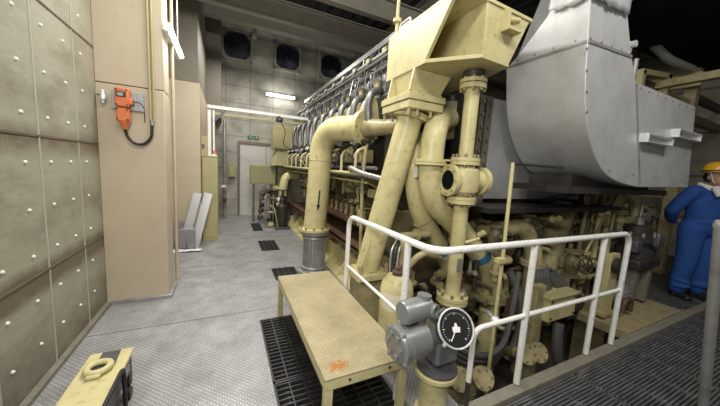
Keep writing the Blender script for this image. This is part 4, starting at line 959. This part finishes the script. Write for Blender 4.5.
bmesh.ops.remove_doubles(b.bm, verts=b.bm.verts, dist=1e-4)
b.build('worn_label', 'cream_label', e)
pipe('oil_line', [(1.21, 1.9, .5), (1.35, 2.0, .55), (1.55, 1.9, .85), (1.9, 2.05, .72)], .03, 'yellow_old', 'thin cream oil line beside the domed tank', fil=.1)
for k in range(3):
    pipe('copper_line', [(1.27+.03*k, 1.90, .05), (1.27+.03*k, 1.95, .6), (1.30+.04*k, 2.0, .85), (1.42+.04*k, 2.1, .92)], .009, ['steel', 'iron', 'alu_dull'][k], ['left', 'middle', 'right'][k]+' thin metal line in the bundle behind the domed tank', 'pipe', .06, 6, 'thin lines behind the tank')

# ---------------------------------------------------------------- pit machinery between rail and engine
pole = empty('stay_rod', (1.94, 1.4, -.05), 'thin cream vertical rod hanging from the aluminium elbow', 'rod')
MB().tube([(1.94, 1.40, -.64), (1.94, 1.40, .5), (1.94, 1.40, 1.0), (1.95, 1.42, 1.66)], .014, 10).build('rod', 'yellow', pole)
MB().box((1.87, 1.37, .89), (1.955, 1.42, .93)).build('clamp', 'yellow', pole, .003)
b = MB(); b.beam((1.95, 1.42, 1.65), (2.72, 1.5, 1.66), .03, .02); b.build('hanger_strap', 'iron', pole)

def motor(name, c, axis, L, rr, m, label, cat='motor', group=None):
    c, a = V(c), V(axis).normalized(); e = empty(name, c-V((0, 0, rr*1.25)), label, cat, group)
    MB().lathe([(rr*.5, -.02), (rr*.85, 0), (rr, .03), (rr, L-.03), (rr*.85, L), (rr*.3, L+.02)], c-a*L/2, a, 22).build('casing', m, e)
    b = MB(); x, y, _ = frame(a)
    for k in range(16):
        t = 2*math.pi*k/16; d = x*math.cos(t)+y*math.sin(t); b.beam(c-a*L*.38+d*rr*1.03, c+a*L*.38+d*rr*1.03, .008, rr*.12, up=d)
    b.build('cooling_fins', m, e)
    MB().lathe([(rr*.25, 0), (rr*.25, L*.35)], c+a*L*.5, a, 12).build('shaft', 'steel', e)
    b = MB(); sx = x if abs(x.z) < .5 else y
    b.box(c-V((rr*.8, rr*.8, rr*1.25)), c+V((rr*.8, rr*.8, -rr*.85))); b.build('foot', m, e, .005)
    MB().box(c+V((-rr*.4, -rr*.4, rr*.9)), c+V((rr*.4, rr*.4, rr*1.35))).build('terminal_box', m, e, .006)
    return e
def valve(name, c, rr, m, label, wheel_axis=(0, 0, 1), group=None):
    c = V(c); e = empty(name, c-V((0, 0, rr*1.5)), label, 'valve', group)
    MB().lathe([(rr*.9, -rr*1.5), (rr*.9, -rr*1.25), (rr*.5, -rr*1.2), (rr*.7, -rr*.5), (rr*.8, 0), (rr*.7, rr*.5), (rr*.5, rr*1.2), (rr*.9, rr*1.25), (rr*.9, rr*1.5)], c, (0, 0, 1), 20).build('valve_body', m, e)
    a = V((-.4, -1, .2)).normalized()
    MB().lathe([(rr*.5, 0), (rr*.5, rr*.8), (rr*.15, rr*.85), (rr*.12, rr*1.8)], c, a, 14).build('bonnet', m, e)
    hw = MB().torus(c+a*rr*1.75, a, rr*.8, rr*.09, 20, 6).build('hand_wheel', 'iron', e)
    b = MB(); x, y, _ = frame(a)
    for k in range(3):
        t = k*math.pi/3; d = x*math.cos(t)+y*math.sin(t); b.tube([c+a*rr*1.75-d*rr*.8, c+a*rr*1.75+d*rr*.8], rr*.06, 6)
    split(b, 'wheel_spoke', 'iron', hw)
    return e
# flanged vertical pipes and diagonal pipes under the duct
def fpipe(name, pts, rr, m, label, fl=(), fil=.12, group=None, cat='pipe', fm=None):
    pts = [V(p) for p in pts]; e = empty(name, pts[-1], label, cat, group)
    MB().tube(pts, rr, 20, fil, 6).build('pipe', m, e)
    for (p, a) in fl:
        a = V(a).normalized(); b = MB(); b.lathe([(rr*1.55, 0), (rr*1.55, rr*.3)], V(p), a, 22); b.lathe([(rr*1.55, rr*.34), (rr*1.55, rr*.64)], V(p), a, 22); fo = b.build('flange', fm or m, e)
        b = MB(); b.bolts(V(p)-a*rr*.15, a, rr*1.3, 8, max(.008, rr*.11), rr*.95); split(b, 'flange_bolt', 'bolt', fo)
    return e
fpipe('cooling_pipe', [(4.0, 2.12, 1.2), (3.55, 1.98, .60), (3.3, 1.95, .20), (3.3, 1.95, -.64)], .15, 'yellow_old', 'thick dull cream diagonal pipe under the aluminium elbow', [((3.3, 1.95, -.1), (0, 0, 1))])
fpipe('cooling_pipe', [(3.18, 2.25, 1.24), (3.2, 2.2, .9), (3.05, 2.2, .6), (2.85, 2.2, .6), (2.85, 2.4, .6)], .10, 'yellow_old', 'vertical dull cream pipe left of the thick diagonal one', [((3.19, 2.2, .95), (0, 0, 1))])
fpipe('cooling_pipe', [(2.55, 2.3, .9), (2.55, 1.95, 1.0), (2.85, 1.85, 1.05), (3.0, 1.8, .75), (3.0, 1.8, -.64)], .085, 'yellow_old', 'bent dull cream pipe behind the second rail post', [((3.0, 1.8, .62), (0, 0, 1)), ((3.0, 1.8, .25), (0, 0, 1))])
e = fpipe('bellows_pipe', [(5.02, 2.0, 1.9), (5.05, 2.0, 1.16)], .105, 'yellow', 'vertical cream pipe with a grey bellows right of the rail end', [((5.05, 2.0, 1.12), (0, 0, 1))])
b = MB(); prof = []
for k in range(12): prof += [(.105, k*.04), (.12, k*.04+.02)]
b.lathe(prof, (5.06, 2.0, .62), (0, 0, 1), 22); b.build('bellows', 'steel', e)
MB().tube([(5.06, 2.0, -.06), (5.06, 2.0, .64)], .105, 20).build('lower_pipe', 'olive', e)
for k in range(5):
    x = 4.18+.16*k; y = 1.95+.03*k
    top = 1.36+.05*(k % 3)
    pipe('riser_tube', [(x+.02, y, top), (x, y, .3), (x, y, -.5)], .028+.006*(k % 2), ['yellow_old', 'olive', 'yellow_old', 'brown', 'yellow_old'][k], ['first', 'second', 'third', 'fourth', 'fifth'][k]+' from the left of the thin upright tubes beside the thick diagonal pipe', 'pipe', 0, 10, 'thin upright tubes')
pipe('riser_tube', [(4.45, 1.9, .45), (4.45, 1.9, 1.25), (4.62, 1.9, 1.30), (4.70, 1.92, 1.1), (4.70, 1.92, .5)], .035, 'yellow', 'hook shaped cream tube among the thin upright tubes', fil=.1)
pipe('tie_rod', [(3.9, 1.75, .7), (4.75, 1.85, 1.48)], .016, 'yellow_old', 'thin diagonal cream rod crossing the upright tubes', 'rod', 0)
# cream junction box with hoses
e = empty('terminal_cabinet', (2.95, 1.55, -.3), 'cream terminal box on a stand behind the rail with grey hoses', 'box')
MB().box((2.82, 1.48, .16), (3.28, 1.62, .42)).build('box_body', 'yellow', e, .008)
MB().box((2.80, 1.46, .40), (3.30, 1.64, .425)).build('lid', 'yellow', e, .004)
MB().box((2.70, 1.54, -.64), (2.84, 1.62, .52)).build('stand', 'yellow_old', e, .005)
b = MB()
for x in (2.86, 3.24):
    for z in (.2, .37): b.cyl((x, 1.478, z), (0, -1, 0), .008, .010, 8)
split(b, 'screw', 'iron', e)
for k in range(5):
    pipe('cable_hose', [(2.80+.05*k, 1.60, .44), (2.76+.05*k, 1.66, .60+.01*k), (3.02+.05*k, 1.70, .60-.01*k), (3.14+.045*k, 1.60, .44)], .026, 'hose', ['first', 'second', 'third', 'fourth', 'fifth'][k]+' from the left of the grey hoses arching over the cream terminal box', 'hose', .10, 8, 'hoses over the terminal box')
pipe('flexible_hose', [(2.98, 1.46, .14), (2.92, 1.42, -.1), (2.99, 1.40, -.3), (3.2, 1.45, -.5)], .05, 'hose', 'thick dark grey hose hanging below the cream terminal box', 'hose', .2)
for k in range(4):
    o = .05*k
    pipe('cable_hose', [(1.50, 1.75+o*.3, .30-o*.6), (1.75, 1.45, .10-o), (2.15, 1.45+o*.3, .03-o), (2.45, 1.6, .28-o), (2.62, 1.7, .62-o)], .026, 'hose', ['topmost', 'second', 'third', 'lowest'][k]+' of the dark hoses looping low behind the rail posts', 'hose', .22, 8, 'hoses looping behind the rail')
pipe('flexible_hose', [(2.55, 1.75, .62), (2.62, 1.62, .35), (2.60, 1.6, .0), (2.45, 1.6, -.2)], .04, 'hose', 'thick dark hose beside the stand of the terminal box', 'hose', .2)
# small lug & ball on the rod
e = empty('spray_nozzle', (1.75, 1.30, .45), 'small silver nozzle ball below the mid rail', 'nozzle')
MB().ball((1.78, 1.28, .50), .035, n=16).build('ball', 'alu', e); MB().tube([(1.78, 1.28, .50), (1.80, 1.36, .52), (1.9, 1.5, .45)], .014, 8, .03).build('stem', 'steel', e)
# pit floor details
motor('oil_pump', (1.78, 1.55, -.28), (1, .15, 0), .30, .10, 'yellow_old', 'small cream pump motor low beside the gauge post', 'pump')
for k, (x, y) in enumerate(((1.62, 1.42), (1.80, 1.36), (2.42, 1.42), (2.55, 1.40))):
    e = empty('pipe_end', (x, y, -.3), ['leftmost', 'second', 'third', 'rightmost'][k]+' cream blind flange low behind the kerb', 'flange', 'blind flanges behind the kerb')
    a = V((-.25, -.8, .5)).normalized(); c = V((x, y, -.02))
    MB().lathe([(.05, 0), (.05, .12), (.085, .12), (.085, .15), (.02, .155), (0, .155)], c-a*.1, a, 20).build('flange', 'yellow_old', e)
    MB().lathe([(.05, 0), (.05, .2)], c-a*.28, a, 14).build('pipe', 'olive', e)
    b = MB(); b.bolts(c+a*.05, a, .065, 6, .009, .015); split(b, 'flange_bolt', 'bolt', e)
motor('oil_pump', (3.55, 1.72, .15), (1, 0, 0), .36, .13, 'iron', 'dark pump motor behind the rail end', 'pump')
motor('oil_pump', (2.35, 2.15, .25), (.3, 1, 0), .3, .14, 'olive', 'dull pump housing behind the riser pipe', 'pump')
valve('globe_valve', (3.0, 1.95, 1.0), .11, 'yellow_old', 'cream globe valve under the left end of the elbow')
valve('globe_valve', (3.55, 1.70, .62), .10, 'olive', 'dull globe valve above the dark pump motor')
valve('globe_valve', (2.38, 1.82, .95), .09, 'olive', 'dull globe valve right of the riser pipe')
valve('globe_valve', (3.95, 1.8, .55), .10, 'yellow_old', 'cream globe valve in front of the thin upright tubes')
e = empty('filter_housing', (3.05, 1.95, -.3), 'cream filter housing with a square head below the diagonal pipe', 'filter')
MB().lathe([(.14, 0), (.15, .03), (.15, .45), (.12, .5), (.12, .55)], (3.75, 1.95, 0), (0, 0, 1), 22).build('bowl', 'yellow_old', e)
MB().box((3.58, 1.78, .52), (3.92, 2.12, .66)).build('head', 'yellow_old', e, .015)
MB().tube([(3.75, 1.95, .66), (3.75, 1.95, .80)], .04, 12).build('neck', 'brown', e)
MB().box((3.6, 1.8, -.64), (3.9, 2.1, .01)).build('pedestal', 'olive', e)
for k, (x, y, z0, z1) in enumerate(((4.25, 2.24, -.64, 1.2), (3.4, 2.24, -.64, 1.2), (2.55, 2.26, -.64, 1.2), (4.85, 2.24, -.06, 1.16))):
    e = empty('machine_bracket', (x, y, z0), ['dark pipe stand behind the thin upright tubes', 'dark pipe stand behind the thick diagonal pipe', 'dark pipe stand behind the S-shaped pipe', 'dark pipe stand left of the bellows pipe'][k], 'bracket', 'pipe stands')
    MB().box((x-.06, y-.05, z0), (x+.06, y+.05, z1)).build('post', 'olive', e)
    MB().box((x-.3, y-.06, z1-.22), (x+.3, y+.04, z1-.14)).build('arm', 'olive', e)
    b = MB()
    for i in range(3): b.lathe([(.055, 0), (.055, .10), (.03, .12)], (x-.2+.2*i, y-.07, z1-.18), (0, -1, 0), 12)
    split(b, 'clamp', 'yellow_old', e)
for k in range(5):
    z = .12+.2*k
    pipe('header_pipe', [(2.2, 2.36, z), (5.1, 2.36, z+.02)], .035+.012*(k % 2), ['olive', 'yellow_old', 'brown', 'olive', 'yellow_old'][k], ['lowest', 'second lowest', 'middle', 'second highest', 'highest'][k]+' horizontal pipe of the bank behind the pit machinery', 'pipe', 0, 10, 'horizontal header pipes')

def pipework(name, label, lo, hi, n, seed, mats, rr=(.016, .04)):
    random.seed(seed); e = empty(name, ((lo[0]+hi[0])/2, (lo[1]+hi[1])/2, lo[2]), label, 'pipework')
    for k in range(n):
        p = V([random.uniform(lo[i], hi[i]) for i in range(3)]); q = [p]; ax = random.randrange(3)
        for j in range(random.choice((2, 3, 3))):
            d = [0, 0, 0]; d[ax] = random.choice((-1, 1))*random.uniform(.15, .5); w_ = q[-1]+V(d)
            w_ = V([min(max(w_[i], lo[i]), hi[i]) for i in range(3)])
            if (w_-q[-1]).length < .06: w_ = q[-1]-V(d)*.6
            q.append(w_); ax = (ax+random.choice((1, 2))) % 3
        r_ = random.uniform(*rr); m = random.choice(mats)
        pp = MB().tube(q, r_, 10, .06, 4).build('pipe', m, e)
        a = q[1]-q[0]
        MB().lathe([(r_*1.7, 0), (r_*1.7, r_*.5)], q[0]+a*.4, a, 14).build('flange', m, pp)
        if k % 2 == 0:
            c = q[-1]; MB().lathe([(r_*1.1, -.03), (r_*2.0, 0), (r_*2.0, .03), (r_*1.1, .05), (r_*.7, .09), (r_*1.5, .09), (r_*1.5, .11), (0, .11)], c, (-.3, -.9, .3), 12).build('valve', random.choice(mats+['steel', 'brown']), e)
    return e
pipework('oil_pipework', 'tangle of small cream and rusty pipes in the pit behind the gauge and tank', (1.45, 2.02, -.4), (2.2, 2.38, 1.0), 26, 34, ['yellow', 'yellow_old', 'yellow_old', 'olive', 'iron'])
pipework('oil_pipework', 'tangle of small pipes and valves below the left half of the aluminium elbow', (2.3, 1.75, -.3), (3.2, 2.3, 1.12), 30, 47, ['yellow', 'yellow_old', 'olive', 'iron', 'brown'])
pipework('oil_pipework', 'tangle of small pipes and valves below the right half of the aluminium elbow', (3.35, 1.85, 0.0), (4.9, 2.3, 1.15), 36, 59, ['yellow', 'yellow_old', 'olive', 'iron', 'yellow_old'])
pipework('steam_pipework', 'cream pipes and valves behind the dark pump unit beside the worker', (5.3, 2.2, 0.05), (7.4, 3.2, 1.75), 34, 71, ['yellow', 'yellow_old', 'yellow_old', 'olive', 'steel'], (.025, .06))
# tray with dark pump tower
e = empty('drip_tray', (4.9, 1.6, -.05), 'ochre steel base tray behind the kerb at the right', 'tray')
MB().box((3.72, 1.20, -.06), (5.25, 1.88, -.01)).build('tray_plate', 'tray', e, .004)
b = MB(); b.box((3.72, 1.20, -.01), (5.25, 1.215, .015)); b.box((3.72, 1.865, -.01), (5.25, 1.88, .03)); b.box((3.72, 1.215, -.01), (3.735, 1.865, .03)); split(b, 'tray_rim', 'tray', e)
b = MB()
for x in (3.8, 4.5, 5.1): b.box((x, 1.4, -.64), (x+.1, 1.7, -.05))
split(b, 'tray_support', 'olive', e)
e = empty('pump_tower', (4.9, 1.62, .02), 'dark vertical pump unit standing on the ochre tray', 'pump')
for x in (4.62, 4.98): MB().box((x, 1.50, .02), (x+.09, 1.62, .52)).build('leg', 'pillar_dk', e, .005)
MB().box((4.66, 1.66, .02), (5.06, 1.74, .52)).build('leg', 'iron', e)
MB().box((4.55, 1.46, .50), (5.14, 1.80, .62)).build('base_block', 'iron', e, .02)
MB().lathe([(.20, 0), (.20, .14), (.17, .15), (.17, .22), (.21, .23), (.21, .30), (.14, .33), (.14, .42), (.08, .44)], (4.85, 1.64, .60), (0, 0, 1), 24).build('pump_body', 'iron', e)
MB().lathe([(.05, 0), (.05, .12), (.02, .13), (.02, .28), (0, .28)], (4.85, 1.64, 1.02), (0, 0, 1), 12).build('spindle', 'steel', e)
b = MB(); b.box((4.50, 1.5, .72), (4.66, 1.62, .86)); b.box((5.04, 1.5, .66), (5.18, 1.62, .80)); b.box((4.76, 1.40, .80), (4.94, 1.46, .92)); split(b, 'actuator', 'darkgrey', e, .012)
b = MB(); b.bolts((4.85, 1.64, .83), (0, 0, 1), .19, 10, .016, .12); split(b, 'body_bolt', 'steel', e)
fpipe('steam_pipe', [(5.05, 1.75, 1.0), (5.1, 1.8, 1.38), (4.95, 1.95, 1.46), (4.85, 2.1, 1.46)], .05, 'yellow', 'cream hook pipe above the dark pump unit', [], .12)
fpipe('steam_pipe', [(5.35, 1.9, .5), (5.32, 1.9, 1.22), (5.6, 2.0, 1.32), (5.9, 2.2, 1.3)], .055, 'alu_dull', 'pale curved pipe between the dark pump unit and the worker', [((5.33, 1.9, .9), (0, 0, 1))], .16)
e = empty('bearing_pedestal', (4.2, 1.55, .02), 'cream upright plate stand beside the rail end', 'stand')
MB().box((3.92, 1.50, .02), (4.12, 1.56, .75)).build('plate', 'yellow', e, .005)
MB().box((3.88, 1.46, .02), (4.16, 1.60, .05)).build('foot', 'yellow_old', e)
MB().lathe([(.09, 0), (.09, .05), (.05, .07)], (4.02, 1.50, .62), (0, -1, 0), 18).build('boss', 'iron', e)
motor('oil_pump', (4.35, 1.55, .22), (1, 0, 0), .26, .10, 'steel', 'grey pump motor on the ochre tray', 'pump')
e = empty('flange_pipe', (4.3, 1.4, .02), 'rusty bent drain pipe at the front of the ochre tray', 'pipe')
MB().tube([(4.16, 1.42, .06), (4.20, 1.42, .20), (4.34, 1.42, .20), (4.36, 1.42, .05)], .03, 12, .05).build('pipe', 'brown', e)
# distant machinery to the right
for k, (x, y, s) in enumerate(((6.4, 4.6, 1.0), (8.15, 3.5, 1.0))):
    e = empty('auxiliary_skid', (x, y, 0), ['dull cream auxiliary skid behind the worker', 'dull cream auxiliary skid by the right wall'][k], 'machine')
    MB().box((x-.7*s, y-.5*s, 0), (x+.7*s, y+.5*s, .18)).build('skid_base', 'yellow_old', e, .01)
    MB().lathe([(0, -.1), (.3*s, 0), (.36*s, .08), (.36*s, 1.0*s), (.3*s, 1.08*s), (0, 1.18*s)], (x-.5*s, y, .75), (1, 0, 0), 26).build('vessel', 'yellow_old', e)
    for dx in (-.3, .3): MB().box((x+dx*s-.05, y-.25*s, .18), (x+dx*s+.05, y+.25*s, .6)).build('saddle', 'olive', e)
    MB().tube([(x, y, 1.0), (x, y, 1.7), (x+.4, y, 1.9), (x+.8, y+.2, 1.9)], .08, 16, .2).build('riser', 'yellow_old', e)
    MB().lathe([(.13, 0), (.13, .05)], (x, y, 1.3), (0, 0, 1), 20).build('flange', 'yellow_old', e)
    MB().box((x-.6*s, y-.52*s, .18), (x-.2*s, y-.40*s, .9)).build('panel', 'cabinet', e, .01)
for k in range(4):
    pipe('overhead_pipe', [(5.0, 4.6+.3*k, 2.1+.22*k), (9.03, 4.6+.3*k, 2.1+.22*k)], .07, ['yellow_old', 'olive', 'yellow', 'steel'][k], ['lowest', 'second', 'third', 'highest'][k]+' of the horizontal pipes high up behind the worker', 'pipe', 0, 12, 'pipes behind the worker')
pipe('overhead_pipe', [(6.0, 3.2, 0.0), (6.0, 3.2, 4.9)], .09, 'yellow_old', 'vertical cream pipe behind the worker', 'pipe', 0)

# far end of the aisle
e = empty('control_desk', (.85, 7.6, 0), 'khaki control panel on a stand at the far end of the aisle', 'control panel')
MB().box((.55, 7.55, 1.0), (1.17, 7.75, 1.48)).build('panel_box', 'greenbox', e, .006)
MB().box((.575, 7.545, 1.03), (1.145, 7.552, 1.45)).build('panel_door', 'greenbox', e, .003)
for x in (.62, 1.06): MB().box((x, 7.6, 0), (x+.05, 7.68, 1.0)).build('leg', 'olive', e)
e = empty('governor_cabinet', (1.35, 7.5, 1.9), 'cream cabinet mounted high at the far end of the engine', 'cabinet')
MB().box((1.06, 7.3, 1.92), (1.58, 7.8, 2.50)).build('cabinet_body', 'cabinet', e, .006)
MB().box((1.09, 7.292, 1.95), (1.31, 7.302, 2.47)).build('door', 'cabinet', e, .003); MB().box((1.33, 7.292, 1.95), (1.55, 7.302, 2.47)).build('door', 'cabinet', e, .003)
MB().loft([(1.02, 7.25, 1.50), (1.62, 7.25, 1.50), (1.60, 7.35, 1.86), (1.15, 7.35, 1.86)], [(1.02, 7.85, 1.50), (1.62, 7.85, 1.50), (1.60, 7.8, 1.86), (1.15, 7.8, 1.86)]).build('console', 'cabinet', e, .01)
MB().box((1.2, 7.35, 0), (1.55, 7.8, 1.5)).build('pedestal', 'olive', e, .01); MB().box((1.3, 7.4, 1.86), (1.5, 7.7, 1.92)).build('neck', 'cabinet', e)
e = empty('lube_filter', (1.1, 7.0, 0), 'dark cluster of handwheel filters beside the far end of the engine', 'filter')
for k in range(3):
    y = 6.75+.25*k; MB().lathe([(.1, 0), (.12, .05), (.12, .5), (.07, .56), (.07, .66), (.03, .7), (.03, .9)], (1.22, y, 0.05), (0, 0, 1), 16).build('bowl', 'iron', e)
    MB().torus((1.22, y, .93), (0, 0, 1), .09, .012, 20, 6).build('hand_wheel', 'iron', e)
MB().box((1.05, 6.6, 0), (1.38, 7.4, .06)).build('base', 'darkgrey', e)
MB().tube([(1.10, 6.6, .05), (1.02, 6.6, .5), (1.02, 7.3, .5), (1.10, 7.3, .05)], .015, 8, .08).build('guard_rail', 'yellow_old', e)
pipe('oil_elbow', [(1.6, 7.0, 1.28), (1.32, 6.95, 1.28), (1.25, 6.9, .98), (1.25, 6.9, .78)], .10, 'yellow', 'cream elbow pipe at the far end of the engine', fil=.18, n=18)
pipework('lube_pipework', 'dark pipes and valves low at the far end below the khaki control panel', (.80, 7.0, .05), (1.20, 7.5, .95), 14, 83, ['iron', 'olive', 'steel', 'yellow_old'], (.02, .045))
e = empty('wall_panel', (.0, 8.6, .3), 'cream switch box on the far wall left of the door', 'box')
MB().box((.06, 8.62, 1.1), (.24, 8.73, 1.5)).build('box_body', 'cabinet', e, .005); MB().box((.075, 8.613, 1.12), (.225, 8.622, 1.48)).build('lid', 'cabinet', e)

# leaning grey post at the right edge
e = empty('guard_post', (2.95, .5, 0), 'round grey galvanised post at the right edge', 'post')
MB().tube([(2.95, .5, 0), (2.46, .5, 1.36)], .026, 14).build('tube', 'alu_dull', e)
MB().lathe([(.05, 0), (.05, .015)], (2.95, .5, 0), (0, 0, 1), 16).build('foot', 'iron', e)
MB().lathe([(.030, 0), (.030, .02), (.022, .035), (0, .036)], (2.465, .5, 1.345), (-.34, 0, .94), 14).build('cap', 'alu_dull', e)

# ---------------------------------------------------------------- worker in blue coverall
def smooth_body(name, mb, m, parent, voxel, it=4, label=None):
    o = mb.build(name, m, parent)
    rm = o.modifiers.new('r', 'REMESH'); rm.mode = 'VOXEL'; rm.voxel_size = voxel
    s = o.modifiers.new('s', 'SMOOTH'); s.iterations = it; s.factor = .5
    dg = bpy.context.evaluated_depsgraph_get(); me = bpy.data.meshes.new_from_object(o.evaluated_get(dg))
    o.modifiers.clear(); o.data = me; me.polygons.foreach_set('use_smooth', [True]*len(me.polygons))
    if not me.materials: me.materials.append(M[m])
    return o
def limb(b, pts, n=14):
    P = [V(p[0]) for p in pts]; rr = [p[1] for p in pts]
    b.tube(P, rr, n)
    for p, r_ in zip(P, rr): b.ball(p, r_*.99, n=14)
def worker():
    e = empty('person', (0, 0, 0), 'person in blue coverall and yellow helmet standing with one hand near the chin', 'person')
    hs, wr = V((.07, -.24, 1.43)), V((.13, -.24, 1.33))
    sk = MB()   # skin : head, neck, core, arms, hands
    hc = V((-.015, -.05, 1.60))
    sk.ball(hc+V((0, .01, .03)), .1, (.80, .98, 1.05)); sk.ball(hc+V((-.005, -.03, -.05)), .075, (.82, .95, 1.0)); sk.ball(hc+V((-.01, -.055, -.085)), .042, (1, .9, .8))
    sk.tube([hc+V((-.012, -.098, .012)), hc+V((-.016, -.122, -.03))], [.011, .018], 8); sk.ball(hc+V((-.016, -.113, -.033)), .018, n=10)
    for s in (-1, 1): sk.ball(hc+V((.083*s, .01, -.015)), .028, (.35, .8, 1.1), 10)
    sk.tube([hc+V((-.014, -.092, -.063)), hc+V((-.014, -.092, -.066))], [.022, .02], 8)
    limb(sk, [((0, .02, 1.40), .07), ((0, 0, 1.53), .062)])
    limb(sk, [((0, .01, .95), .12), ((0, .01, 1.2), .13), ((0, .02, 1.38), .12)])
    for s in (-1, 1):
        limb(sk, [((.09*s, .0, .92), .085), ((.12*s, -.02, .5), .055), ((.12*s, .02, .1), .04)])
    # right arm behind the back, left arm bent up to the chin
    limb(sk, [((-.19, .02, 1.41), .055), ((-.26, .14, 1.15), .042), ((-.12, .22, 1.0), .032)])
    limb(sk, [((.19, .02, 1.41), .055), ((.25, -.16, 1.16), .042), (tuple(wr), .030)])
    limb(sk, [((-.12, .22, 1.0), .034), ((-.05, .22, .985), .036)], 10)
    for k in range(4): limb(sk, [((-.04, .215+.0*k, .955+.02*k), .010), ((.01, .225, .95+.02*k), .010), ((.03, .24, .945+.02*k), .009)], 8)
    limb(sk, [((-.09, .21, 1.02), .012), ((-.04, .24, 1.035), .010)], 8)
    # left hand: palm and fingers towards the chin
    limb(sk, [(tuple(wr), .030), (tuple(hs), .036)], 10)
    for k in range(4):
        a = hs+V((-.03+.022*k, -.015, .03)); limb(sk, [(tuple(a), .011), (tuple(a+V((-.012, -.005, .035-.003*k))), .010), (tuple(a+V((-.03, .012, .052-.004*k))), .009)], 8)
    limb(sk, [(tuple(hs+V((-.03, 0, -.01))), .013), (tuple(hs+V((-.055, .0, .025))), .011)], 8)
    body = smooth_body('body', sk, 'skin', e, .011, 3)
    cl = MB()
    limb(cl, [((0, .01, .96), .165), ((0, .005, 1.12), .165), ((0, .015, 1.28), .165), ((0, .03, 1.40), .12)], 20)
    for s in (-1, 1):
        limb(cl, [((.07*s, .02, 1.38), .10), ((.15*s, .02, 1.405), .085)])
        limb(cl, [((.09*s, .02, .93), .135), ((.115*s, .0, .70), .115), ((.13*s, -.015, .48), .10), ((.135*s, .015, .25), .092), ((.135*s, .02, .12), .088)], 18)
    limb(cl, [((-.18, .02, 1.40), .085), ((-.235, .08, 1.27), .082), ((-.265, .145, 1.14), .075), ((-.20, .20, 1.05), .066), ((-.14, .225, 1.0), .056)])
    limb(cl, [((.18, .02, 1.40), .085), ((.225, -.08, 1.26), .080), ((.25, -.17, 1.15), .072), ((.19, -.21, 1.25), .062), ((.15, -.235, 1.30), .052)])
    # folds
    random.seed(11)
    for s in (-1, 1):
        for z in (.16, .22, .45, .53): cl.torus((.135*s, .0, z), (random.uniform(-.3, .3), random.uniform(-.3, .3), 1), .088, .016, 20, 8)
    cl.torus((0, .005, 1.02), (0, .05, 1), .158, .018, 28, 8)
    cv = smooth_body('coverall', cl, 'cloth', e, .014, 4)
    tw = MB(); tw.torus((0, .0, 1.475), (0, -.35, 1), .085, .034, 24, 10); tw.tube([(-.06, -.10, 1.47), (-.07, -.16, 1.36)], [.04, .025], 10); tw.tube([(.04, -.10, 1.47), (.03, -.165, 1.36)], [.035, .022], 10)
    tw.build('neck_towel', 'towel', e)
    h = MB(); h.lathe([(.118, 0), (.118, .02), (.113, .06), (.09, .105), (.05, .13), (0, .138)], hc+V((0, .012, .055)), (0, .08, 1), 28); h.build('helmet', 'helmet', e)
    h = MB(); A = []
    for k in range(17):
        t = R(200+140*k/16); A.append((hc.x+.122*math.cos(t), hc.y+.012+.155*math.sin(t)))
    A += [(hc.x+.10, hc.y), (hc.x-.10, hc.y)]
    h.prism(A, 'Z', hc.z+.058, hc.z+.068); h.build('helmet_brim', 'helmet', e)
    MB().lathe([(.1195, 0), (.1195, .018)], hc+V((0, .012, .062)), (0, .08, 1), 28).build('helmet_band', 'iron', e)
    h = MB(); h.tube([hc+V((-.092, -.01, .05)), hc+V((-.075, -.03, -.05)), hc+V((-.02, -.06, -.125)), hc+V((.06, -.03, -.05)), hc+V((.085, -.01, .05))], .006, 6); h.build('chin_strap', 'towel', e)
    h = MB()
    for s in (-1, 1): h.ball(hc+V((-.014+.034*s, -.091, .005)), .011, n=10)
    h.build('eyes', 'black', e)
    h = MB(); h.tube([hc+V((-.04, -.089, -.058)), hc+V((-.015, -.099, -.06)), hc+V((.01, -.09, -.058))], .005, 6); h.build('mouth', 'brown', e)
    h = MB(); h.ball(hc+V((0, .03, .0)), .1, (.84, .85, .9)); h.build('hair', 'black', e)
    for s in (-1, 1):
        f = MB(); x = .135*s
        f.lathe([(.058, .0), (.062, .06), (.055, .14)], (x, .03, .0), (0, 0, 1), 16)
        f.ball((x, -.02, .035), .06, (.80, 1.9, .85)); f.ball((x, -.10, .03), .048, (1, 1.2, .75)); f.box((x-.045, -.13, 0), (x+.045, .08, .022))
        f.build('safety_shoe', 'black', e, .004)
    e.location = (5.95, 1.37, 0); e.rotation_euler = (0, 0, R(-24)); e.scale = (1.07, 1.07, 1.07)
worker()
